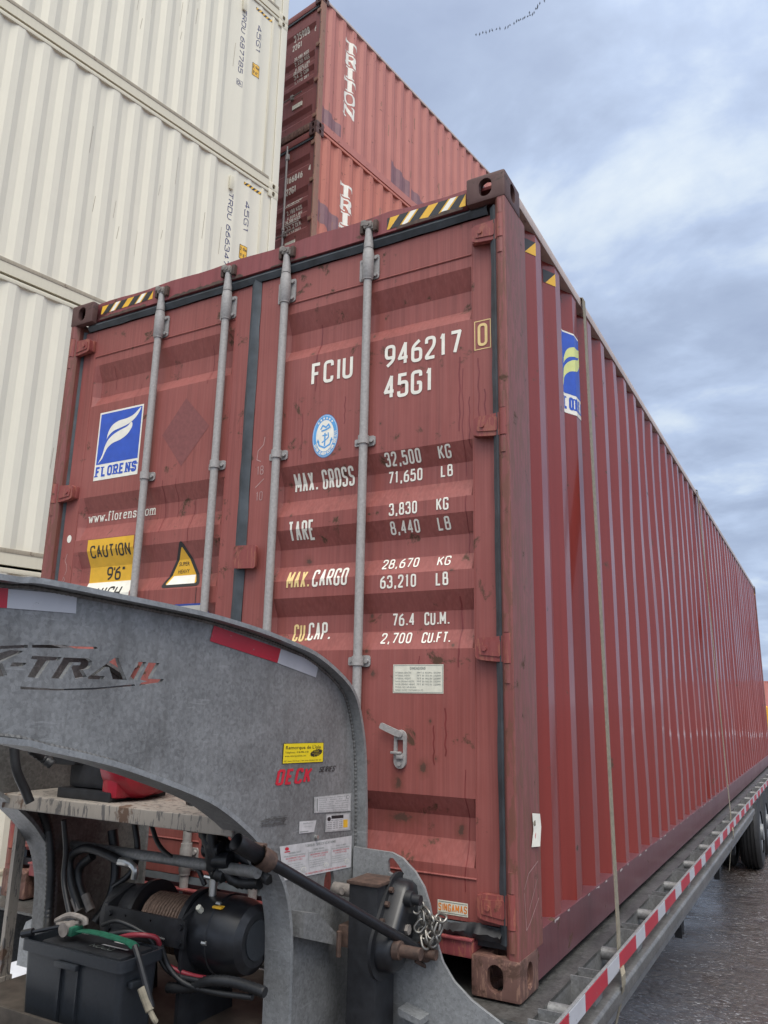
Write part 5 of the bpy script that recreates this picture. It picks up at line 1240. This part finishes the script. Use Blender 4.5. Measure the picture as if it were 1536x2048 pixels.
m = MB(); m.tube([A(150, 1795, -.5), A(160, 1822, -.5)], .0155, 10); m.tube([A(170, 1790, -.48), A(182, 1822, -.48)], .0155, 10); m.build('hose_fitting', M['zincd'], trailer)
hose([A(225, 1660, -.40), A(232, 1740, -.40), A(220, 1800, -.42), A(190, 1845, -.46)], .017)
# black conduits hanging through the arch
hose([A(382, 1592, -.56), A(400, 1640, -.58), A(420, 1690, -.60), A(428, 1740, -.58), A(450, 1752, -.58)], .022, 'corrugated_conduit', ribs=True)
hose([A(410, 1605, -.58), A(422, 1650, -.60), A(425, 1700, -.60), A(442, 1728, -.58), A(470, 1762, -.56), A(520, 1766, -.56)], .018, 'corrugated_conduit', ribs=True)
hose([A(400, 1640, -.54), A(450, 1690, -.55), A(505, 1725, -.56), A(540, 1760, -.57)], .021, 'corrugated_conduit', ribs=True)
hose([A(438, 1700, -.56), A(468, 1735, -.56), A(490, 1755, -.56), A(520, 1757, -.56)], .010)
hose([A(478, 1700, -.56), A(470, 1730, -.56), A(455, 1750, -.57)], .009)
# battery cables along the floor
hose([A(238, 1872, -.74), A(280, 1870, -.73), A(312, 1876, -.70), A(322, 1900, -.68), A(335, 1930, -.66), A(380, 1950, -.64), A(430, 1960, -.64)], .0068, 'battery_cable', M['redcable'])
hose([A(220, 1868, -.75), A(262, 1864, -.73), A(300, 1878, -.70), A(318, 1915, -.68), A(345, 1948, -.66), A(400, 1962, -.65)], .0068, 'battery_cable')
hose([A(335, 1975, -.66), A(380, 1975, -.65), A(420, 1962, -.65), A(470, 1965, -.64), A(530, 1985, -.64)], .0155, 'corrugated_conduit', ribs=True)
hose([A(128, 1640, -.62), A(132, 1700, -.60), A(128, 1760, -.60), A(140, 1830, -.62)], .009)
hose([A(268, 1640, -.45), A(275, 1700, -.45), A(262, 1745, -.46), A(225, 1775, -.50)], .010)
hose([A(300, 1640, -.50), A(318, 1690, -.52), A(352, 1720, -.54), A(392, 1735, -.55), A(410, 1770, -.55)], .0075)
hose([A(322, 1892, -.69), A(338, 1935, -.67), A(372, 1968, -.66), A(430, 1985, -.65), A(505, 1995, -.64)], .0075)
hose([A(205, 1850, -.72), A(232, 1842, -.71), A(262, 1852, -.70), A(292, 1868, -.69), A(330, 1880, -.67)], .006, 'battery_cable')
hose([A(110, 1880, -.70), A(122, 1850, -.66), A(150, 1838, -.64), A(178, 1842, -.62)], .010)
for px_, py_ in ((395, 1650), (428, 1700), (446, 1722)):
    p = A(px_, py_, -.585); m = MB(); m.tube([p + Vector((-.03, 0, 0)), p + Vector((.03, 0, .004))], .024, 12); m.build('cable_tie', M['jet'], trailer)
# jack leg with gear box
m = MB(); m.box(-.452, -.352, -.265, -.150, GZ + .20, .332, .004); m.build('jack_leg', M['jet_rough'], trailer)
m = MB(); m.box(-.458, -.346, -.272, -.145, .332, .342, .002); m.build('jack_cap', M['rust'], trailer)
m = MB(); m.box(-.440, -.364, -.252, -.163, GZ + .02, GZ + .22, .004); m.box(-.50, -.30, -.31, -.11, GZ + .006, GZ + .02, .004); m.build('jack_foot', M['rust'], trailer)
ct, cb = at(804, 1800, 0, -.330), at(776, 1898, 0, -.330)
sh_t, sh_b = at(814, 1797, 0, -.29), at(790, 1899, 0, -.29)
ax = Vector((ct.y - cb.y, ct.z - cb.z)); axn = ax.normalized(); pn = Vector((-axn.y, axn.x)); cen = Vector((cb.y, cb.z)) + ax * .5
def gear_shape(r0_, r1_, l):
    o = []
    for k in range(15): a = math.pi * k / 14; o.append(cen + axn * (l / 2) + pn * (-r0_ * math.cos(a)) * -1 + axn * (r0_ * math.sin(a)))
    for k in range(15): a = math.pi * k / 14; o.append(cen - axn * (l / 2) - pn * (r1_ * math.cos(a)) - axn * (r1_ * math.sin(a)))
    return o
m = MB(); m.prism(gear_shape(.080, .086, ax.length), lambda u, v, w_: (w_, u, v), -.352, -.342); gbx = m.build('gearbox', M['jet_rough'], trailer, smooth=25)
m = MB(); pr = gear_shape(.064, .064, ax.length); L0 = [(-.342, *p) for p in pr]; 
s8 = lambda k: [cen + (p - cen) * k for p in pr]
rings = [[(x, *p) for p in s8(k)] for x, k in ((-.342, 1), (-.305, .97), (-.292, .90), (-.288, .78))]
for a, b in zip(rings, rings[1:]): m.strip(a + a[:1], b + b[:1])
m.face([m.bm.verts.new(p) for p in rings[-1]]); m.build('gearbox_cover', M['jet'], gbx, smooth=50)
for k, (p, xe, r_) in enumerate(((sh_t, -.243, .015), (sh_b, -.205, .017))):
    m = MB(); m.tube([(-.290, p.y, p.z), (-.270, p.y, p.z), (-.268, p.y, p.z), (xe, p.y, p.z)], [r_ * 1.6, r_ * 1.5, r_, r_], 16); m.build('shaft', M['rust'] if k else M['jet_rough'], gbx)
for t, s_ in ((.95, 1), (.35, 1), (-.35, 1), (.95, -1), (.1, -1), (-.7, -1)):
    p = cen + axn * (ax.length / 2 * t) + pn * (.071 * s_); m = MB(); m.cyl((-.344, *p), (-.330, *p), .0085, 6); m.build('bolt', M['rust'], gbx)
p = cen - axn * .01 + pn * .0; m = MB(); m.cyl((-.289, *p), (-.278, *p), .015, 6); m.build('bolt', M['zincd'], gbx)
# cross shaft from the plate to the jack, galvanised bracket beside it
p = at(668, 1776, 1, -.22); m = MB(); m.cyl((XP + .006, -.22, p.z), (-.452, -.22, p.z), .019, 14); m.cyl((XP + .05, -.245, p.z), (XP + .05, -.195, p.z), .010, 10); m.build('cross_shaft', M['zincd'], trailer)
def Z4(a, b): return (360 + a * 400 / 1536.0, 1640 + b * 408 / 1567.0)
m = MB(); pts = [at(*Z4(*c), 0, XP + .04) for c in ((930, 705), (1040, 715), (1205, 890), (1210, 965), (925, 905))]
m.prism([(q_.y, q_.z) for q_ in pts], lambda u, v, w_: (w_ , u, v), XP + .006, XP + .050); m.build('jack_bracket', M['galv'], trailer)
m = MB(); q_ = at(*Z4(1240, 900), 1, -.27); m.box(XP + .05, -.45, -.26, -.20, q_.z - .03, q_.z + .03, .003); m.build('jack_bracket_plate', M['rust'], trailer)
m = MB(); q_ = at(*Z4(1205, 1000), 1, -.30); m.cyl((q_.x, -.29, q_.z - .02), (q_.x, -.29, q_.z + .05), .008, 8); m.build('bolt', M['rust'], trailer)
# crank handle clipped along the plate
h0, h1 = at(472, 1684, 0, -.425), at(843, 1902, 0, -.262)
dv = (h1 - h0)
m = MB(); m.tube([h0 + dv * .10, h0 + dv * .5, h1], .0150, 18); crank = m.build('crank_handle', M['jet'], trailer)
m = MB(); 
P0, P1 = h0, h0 + dv * .115
a_ = dv.normalized()
m.tube([P0, P1], .0220, 20, cap=False); m.tube([P0, P0 + a_ * .05], .0190, 20, cap=False); m.tube([P1 - a_ * .002, P1], .0220, 20)
m.build('handle_socket', M['jet_rough'], crank)
m = MB(); e = h1; m.tube([e - a_ * .012, e + a_ * .03], .024, 14); m.cyl((e.x - .045, e.y, e.z - .004), (e.x + .05, e.y, e.z - .004), .015, 14); m.tube([e + Vector((-.02, .0, -.03)), e + Vector((0, .03, -.05))], .006, 8); m.build('handle_joint', M['rust'], crank)
bp = h0 + dv * .128
m = MB(); side = a_.cross(Vector((0, 0, 1))).normalized(); upv = side.cross(a_)
for k in range(2): pass
ringp = []
for k in range(13):
    a = math.pi * 2 * k / 12; ringp.append(bp + (side * math.cos(a) + upv * math.sin(a)) * .0245)
m.strip([p_ - a_ * .022 for p_ in ringp], [p_ + a_ * .022 for p_ in ringp]); m.strip([p_ - a_ * .022 for p_ in [bp + (q_ - bp) * 1.12 for q_ in ringp]], [p_ + a_ * .022 for p_ in [bp + (q_ - bp) * 1.12 for q_ in ringp]])
m.box(XL - .002, bp.x, bp.y - .012, bp.y + .012, bp.z + .01, bp.z + .035, .003); m.build('handle_clip', M['rust'], trailer)

# ---- deck, side beams, rub rail
DT = -.006; YE = 12.9
m = MB(); m.box(-2.45, .055, -.105, YE, DT - .010, DT)
deck = m.build('deck', M['deck'], trailer)
for x, nm in ((.050, 1), (-2.452, -1)):
    m = MB(); m.box(x - .004 if nm > 0 else x, x + .004 if nm > 0 else x + .004, -.105, YE, -.30, DT - .0115); m.build('side_beam', M['galv'], trailer)
m = MB(); m.box(.134, .145, -.10, YE, -.045, .012, .002); m.build('rub_rail', M['galv_l'], trailer)
m = MB(); m.box(-2.545, -2.534, .03, YE, -.045, .012, .002); m.build('rub_rail', M['galv_l'], trailer)
y = -.285; k = 0
while y < YE - .2:
    for L_, mt in ((.285, M['red_tape']), (.178, M['white_tape'])):
        m = MB(); m.box(.1452, .1464, max(y, -.098), y + L_ - .002, -.042, .009); m.build('reflective_tape', mt, trailer); y += L_
ms = MB(); ms.cyl((.054, 0, -.028), (.134, 0, -.028), .0225, 16); s0_ = ms.build('pipe_spool', M['galv'], trailer); s0_.location.y += .10
mp_ = MB()
for (a, b, c_, e_) in ((.054, .134, -.048, -.043), (.054, .134, .043, .048), (.1285, .1335, -.043, .043)): mp_.box(a, b, c_, e_, -.075, .006)
p0_ = mp_.build('stake_pocket', M['galv'], trailer); p0_.location.y += .385
xp_ = p0_.copy(); COL.objects.link(xp_); xp_.location.y = -.05
for k in range(1, 19):
    for o in (s0_, p0_):
        c = o.copy(); COL.objects.link(c); c.location.y = o.location.y + .66 * k
m = MB(); m.prism(rounded([(.060, -.128), (.158, -.128), (.168, -.120), (.168, -.082), (.160, -.074), (.060, -.074), (.060, -.080), (.156, -.080), (.162, -.086), (.162, -.116), (.154, -.122), (.060, -.122)], .003), lambda u, v, w_: (u, w_, v), -.06, 6.35); m.build('lower_rail', M['galv_d'], trailer, smooth=25)
for x in (-.45, -1.98):
    m = MB(); m.box(x - .06, x + .06, -.10, YE, -.42, -.40); m.box(x - .06, x + .06, -.10, YE, -.05, -.03); m.box(x - .006, x + .006, -.10, YE, -.40, -.05); m.build('main_beam', M['galv_d'], trailer)
for k in range(26):
    m = MB(); m.box(-2.44, .046, .25 + k * .5, .30 + k * .5, -.10, -.018); m.build('crossmember', M['galv_d'], trailer)
for yb in (.55, 2.6, 4.4, 5.6):
    m = MB(); m.box(.00, .04, yb, yb + .012, -.40, -.10); m.tube([(.02, yb - .10, -.30), (.02, yb + .12, -.40), (.02, yb + .16, -.20)], .012, 8); m.build('under_bracket', M['jet_rough'], trailer)
m = MB(); m.cyl((-.10, .62, -.36), (.03, .62, -.36), .055, 16); m.build('strap_ratchet', M['jet_rough'], trailer)
# wheels: two tandem axles with dual tyres
def wheel(x, y):
    m = MB(); r = .385; wd = .225
    prof = [(-wd / 2, .22), (-wd / 2, .30), (-wd / 2 + .006, .345), (-wd / 2 + .03, .375)]
    for gx in (-.055, -.018, .018, .055): prof += [(gx - .008, r), (gx - .006, r - .012), (gx + .006, r - .012), (gx + .008, r)]
    prof += [(wd / 2 - .03, .375), (wd / 2 - .006, .345), (wd / 2, .30), (wd / 2, .22)]
    n = 48; rings = []
    for k in range(n):
        a = 2 * math.pi * k / n; rings.append([m.bm.verts.new((x + px, y + rr * math.cos(a), GZ + r - .004 + rr * math.sin(a))) for px, rr in prof])
    for k in range(n):
        for i in range(len(prof) - 1): m.face([rings[k][i], rings[k][i + 1], rings[(k + 1) % n][i + 1], rings[(k + 1) % n][i]])
    t = m.build('tyre', M['tyre'], trailer, smooth=30)
    m = MB(); zc2 = GZ + r - .004
    m.tube([(x - .10, y, zc2), (x + .02, y, zc2), (x + .09, y, zc2), (x + .10, y, zc2)], [.215, .14, .21, .222], 32); m.cyl((x, y, zc2), (x + .13, y, zc2), .085, 20); m.build('rim', M['galv_l'], t)
for y in (7.75, 8.70, 9.65):
    for x in (-.005, -.275, -2.12, -2.39): wheel(x, y)
    m = MB(); m.cyl((-2.4, y, GZ + .381), (-.1, y, GZ + .381), .06, 14); m.build('axle', M['jet_rough'], trailer)

# ================================================================== loose things on the trailer
b0 = at(48, 1879, 1, -.85); bx0, bx1 = -1.172, -.785; by0, by1 = -.85, -.705; bz1 = .205
box = thing('battery_box', ((bx0 + bx1) / 2, (by0 + by1) / 2, -.018), 'dark grey plastic battery box on the trailer below the winch', 'battery box')
m = MB()
def frus(z0, z1, g0, g1, r=.018):
    A = rounded([(bx0 - g0, by0 - g0), (bx1 + g0, by0 - g0), (bx1 + g0, by1 + g0), (bx0 - g0, by1 + g0)], r); B = rounded([(bx0 - g1, by0 - g1), (bx1 + g1, by0 - g1), (bx1 + g1, by1 + g1), (bx0 - g1, by1 + g1)], r)
    m.strip([(*p, z0) for p in A + A[:1]], [(*p, z1) for p in B + B[:1]])
frus(-.018, bz1 - .028, -.012, -.004); frus(bz1 - .028, bz1 - .028, -.004, .006); frus(bz1 - .028, bz1, .006, .006); frus(bz1, bz1, .006, -.002); frus(bz1, bz1 - .03, -.002, -.004)
m.face([m.bm.verts.new((*p, -.018)) for p in rounded([(bx0 + .012, by0 + .012), (bx1 - .012, by0 + .012), (bx1 - .012, by1 - .012), (bx0 + .012, by1 - .012)], .018)])
m.box(bx0 + .155, bx0 + .163, by0 - .002, by0 + .008, -.01, bz1 - .03); m.box(bx0 + .225, bx0 + .231, by0 - .002, by0 + .008, -.01, bz1 - .03)
m.box(bx0 + .150, bx0 + .235, by0 - .016, by0 - .002, bz1 - .045, bz1 - .030, .003)
m.box(bx1 - .004, bx1 + .014, by0 + .03, by0 + .075, bz1 - .07, bz1 - .055, .003)
m.build('box_body', M['plastic'], box, smooth=35)
m = MB(); m.box(bx0 + .055, bx1 - .02, by0 + .012, by1 - .012, bz1 - .035, bz1 + .002, .01); lid = m.build('box_lid', M['jet_rough'], box)
d = Decal(); d.text('NOCO', .215, .030, .022, .085, .0028, 0); d.text('NOCO', .06, .10, .018, .07, .0026, 0); d.rect(.235, .058, .335, .066, 1, 0); d.rect(.245, .095, .305, .105, 1, 0); d.rect(.175, .115, .195, .122, 1, 0)
d.build('lettering', [M['grey_ink'], M['label_white']], lambda u, v, la: (bx0 + u, by0 + .012 + v * .95, bz1 + .0032 + .0005 * la), lid)
# green ratchet strap thrown over the box
rs = thing('ratchet_strap', (-1.05, -.80, bz1), 'green ratchet strap with a steel handle lying on the battery box', 'ratchet strap')
rc = at(150, 1858, 1, -.80)
m = MB(); m.tube([at(45, 1868, 1, -.84), at(66, 1864, 1, -.83)], .011, 10); m.tube([at(66, 1864, 1, -.83), at(125, 1852, 1, -.80)], .0055, 8); m.build('ratchet_handle', M['jet'], rs)
m = MB(); m.cyl(rc + Vector((-.02, -.025, -.0)), rc + Vector((-.02, .03, .0)), .019, 14); m.tube(smooth_path([at(112, 1842, 1, -.80), at(140, 1830, 1, -.79), at(168, 1838, 1, -.79), at(172, 1850, 1, -.79)], 4), .008, 8); m.tube([at(115, 1848, 1, -.80), at(160, 1846, 1, -.79)], .007, 8); m.build('ratchet_frame', M['zincd'], rs)
m = MB(); m.box(rc.x - .035, rc.x + .01, rc.y - .02, rc.y + .022, rc.z - .016, rc.z + .008, .006); m.build('ratchet_wrap', M['green'], rs)
def web(pts, wd, name, mt, parent, wv=Vector((0, 1, 0)), th=.003):
    P = smooth_path(pts, 6); m = MB()
    L_ = [p - wv * wd / 2 for p in P]; R_ = [p + wv * wd / 2 for p in P]; n = []
    for i in range(len(P)):
        t = (P[min(i + 1, len(P) - 1)] - P[max(i - 1, 0)]).normalized(); n.append(t.cross(wv).normalized() * th)
    L2 = [a + b for a, b in zip(L_, n)]; R2 = [a + b for a, b in zip(R_, n)]
    m.strip(L_, R_); m.strip(R_, R2); m.strip(R2, L2); m.strip(L2, L_); m.quad(L_[0], R_[0], R2[0], L2[0]); m.quad(L_[-1], R_[-1], R2[-1], L2[-1])
    return m.build(name, mt, parent, smooth=60)
web([at(160, 1862, 1, -.80), at(190, 1866, 1, -.80), at(222, 1874, 1, -.80), at(258, 1886, 1, -.79), at(270, 1896, 1, -.785)], .030, 'webbing', M['green'], rs)
hk = thing('strap_hook', (bx1, -.78, .06), 'bare steel strap hook with tan sleeve hanging beside the battery box', 'hook')
m = MB(); m.tube(smooth_path([at(270, 1892, 1, -.79), at(280, 1925, 1, -.80), at(296, 1985, 1, -.80), at(303, 2015, 1, -.80)], 5), .0085, 8); m.build('hook_rod', M['jet_rough'], hk)
m = MB(); m.tube([at(284, 1975, 1, -.805), at(300, 2022, 1, -.805)], [.013, .011], 10); m.tube(smooth_path([at(300, 2022, 1, -.805), at(308, 2038, 1, -.805), at(312, 2044, 1, -.80)], 3), .007, 8); m.build('hook_sleeve', M['strap'], hk)
# safety chain draped from the gear box
m = MB()
def link_mesh(c, d1, d2, L_, W2, r):
    pts = []
    for k in range(20):
        a = 2 * math.pi * k / 20; x = (L_ / 2 - W2 / 2) * (1 if math.cos(a) > 0 else -1) + W2 / 2 * math.cos(a); pts.append(c + d1 * x + d2 * (W2 / 2 * math.sin(a)))
    m.tube(pts + [pts[0], pts[1]], r, 8, cap=False)
CH = [(832, 1815), (840, 1834), (836, 1852), (843, 1866), (852, 1872), (846, 1884), (857, 1876), (868, 1870), (873, 1858), (868, 1844), (878, 1836), (872, 1850), (862, 1852), (856, 1838), (850, 1826), (858, 1864), (866, 1882)]
q = random.Random(3)
for i, (px, py) in enumerate(CH):
    c = at(px + 4, py, 1, -.142 - .006 * (i % 3)); a = q.uniform(0, 3.14)
    d1 = Vector((math.cos(a) * .8, .35, math.sin(a))).normalized(); d2 = d1.cross(Vector((q.uniform(-1, 1), q.uniform(-1, 1), q.uniform(-.5, .5)))).normalized()
    link_mesh(c, d1, d2, .040, .026, .0042)
tag(m.build('chain', M['chain'], None, smooth=60), 'bright steel safety chain bunched up beside the jack gear box', 'chain')
# cargo straps over the container
def cargo(y_top, tp, lows, label):
    t = thing('cargo_strap', (-1.219, y_top, HH), label, 'cargo strap', 'webbing straps over the container')
    top_ = Vector((.004, y_top, HH - .012)); bt = at(*tp, 0, .124)
    mid = [top_ + (bt - top_) * k for k in (.25, .5, .75)]
    pts = [Vector((-2.60, y_top, .0)), Vector((-2.445, y_top, HH - .03)), Vector((-2.40, y_top, HH + .002)), Vector((-1.2, y_top, HH + .003)), Vector((-.04, y_top, HH + .003))]
    l0, l1, low_ = at(*lows[0], 0, .150), at(*lows[1], 0, .1705), at(*lows[2], 0, .1705); P = pts + [top_] + mid + [bt, Vector((.127, bt.y * .7 + l0.y * .3, -.050)), l0, l1, low_]
    m = MB(); wv = Vector((0, 1, 0)); wd = .048
    L_ = [p - wv * wd / 2 for p in P]; R_ = [p + wv * wd / 2 for p in P]; th = Vector((.003, 0, .002))
    m.strip(L_, R_); m.strip([a + th for a in L_], [a + th for a in R_]); m.strip(R_, [a + th for a in R_]); m.strip(L_, [a + th for a in L_]); m.build('webbing', M['strap'], t, smooth=40)
    m = MB(); e = low_; Q = [e, e + Vector((-.01, -.012, -.05)), e + Vector((-.03, -.035, -.13)), e + Vector((-.045, -.05, -.24))]
    L_ = [p - wv * .022 for p in Q]; R_ = [p + wv * .022 for p in Q]; m.strip(L_, R_); m.strip([a + Vector((.002, 0, 0)) for a in L_], [a + Vector((.002, 0, 0)) for a in R_]); m.build('strap_tail', M['strap'], t, smooth=60)
cargo(1.13, (1236, 1862), ((1243, 1934), (1246, 1950), (1247, 1972)), 'dirty tan cargo strap over the container, nearest to the doors')
cargo(5.20, (1461, 1628), ((1464, 1655), (1466, 1662), (1467, 1672)), 'thin looking tan cargo strap half way along the dark red side')

# ================================================================== far background and birds
def far_box(px, py0, py1, y, wd, mt, label):
    a = at(px, py0, 1, y); b = at(px, py1, 1, y)
    t = thing('shipping_container', (a.x + wd / 2, y, GZ), label, 'shipping container')
    h = a.z - GZ; x = a.x; n = max(1, round(h / 2.59))
    m = MB(); P = [(x + s_, y + (DEP if (i // 2) % 2 else 0)) for i, s_ in enumerate([wd * k / 60 for k in range(61)])]
    m.strip([(p, q_, GZ + .15) for p, q_ in P], [(p, q_, a.z - .06) for p, q_ in P]); m.box(x, x + wd, y + .05, y + 2.4, GZ + .16, a.z - .07); m.build('side_wall', mt, t, smooth=0)
    for z0_, z1_ in ((GZ, GZ + .15), (a.z - .06, a.z)):
        m = MB(); m.box(x, x + wd, y - .01, y + 2.44, z0_, z1_); m.build('rail', mt, t)
    for xx in (x - .002, x + wd - .15):
        m = MB(); m.box(xx, xx + .152, y - .012, y + .2, GZ + .15, a.z - .06); m.build('corner_post', mt, t)
far_box(1525, 1362, 1500, 62.0, 12.2, M['triton'], 'distant red container at the right edge of the photo')
yp = at(1530, 1412, 1, 26.0)
t = thing('bollard', (yp.x, 26.0, GZ), 'distant yellow post past the far end of the dark red container', 'bollard')
m = MB(); m.tube([(yp.x, 26, GZ), (yp.x, 26, yp.z - .03), (yp.x, 26, yp.z)], [.075, .075, .05], 16); m.build('post', M['yellow_post'], t); m = MB(); m.box(yp.x - .15, yp.x + .15, 25.85, 26.15, GZ, GZ + .03, .01); m.build('base_plate', M['galv'], t)
BIRDS = [(168, 163), (185, 160), (200, 153), (215, 152), (232, 145), (244, 142), (264, 137), (280, 134), (305, 132), (318, 126), (327, 118), (346, 110), (358, 99), (368, 96), (376, 92), (388, 88), (396, 82), (410, 77), (418, 60), (421, 72), (432, 68), (440, 60), (448, 42), (455, 38), (457, 28), (467, 16), (488, 4)]
q = random.Random(21); bm0 = None
for i, (a, b) in enumerate(BIRDS):
    d_ = ray(880 + a * 656 / 1536, b * 656 / 1536); pos = CAM + d_ * (150 / d_.length * 1.0)
    if bm0 is None:
        m = MB(); m.tube([(0, -.34, 0), (0, -.2, 0), (0, 0, .01), (0, .25, 0), (0, .42, .03), (0, .5, .02)], [.02, .07, .10, .06, .035, .01], 8)
        for s_ in (-1, 1):
            m.strip([(s_ * .03, .14, .02), (s_ * .38, .20, .14), (s_ * .78, .02, .04)], [(s_ * .03, -.10, .02), (s_ * .38, -.04, .15), (s_ * .78, -.03, .045)]); m.strip([(s_ * .03, .14, .0), (s_ * .38, .20, .12), (s_ * .78, .02, .03)], [(s_ * .03, -.10, .0), (s_ * .38, -.04, .13), (s_ * .78, -.03, .035)])
        o = m.build('bird', M['bird']); bm0 = o
    else:
        o = bm0.copy(); COL.objects.link(o)
    o.location = pos; o.rotation_euler = (q.uniform(-.2, .2), q.uniform(-.3, .3), R(-70) + q.uniform(-.3, .3)); o.scale = (.42, .42, .42)
    tag(o, 'small dark bird flying in a long line high in the cloudy sky', 'bird', 'flock of birds in a line')
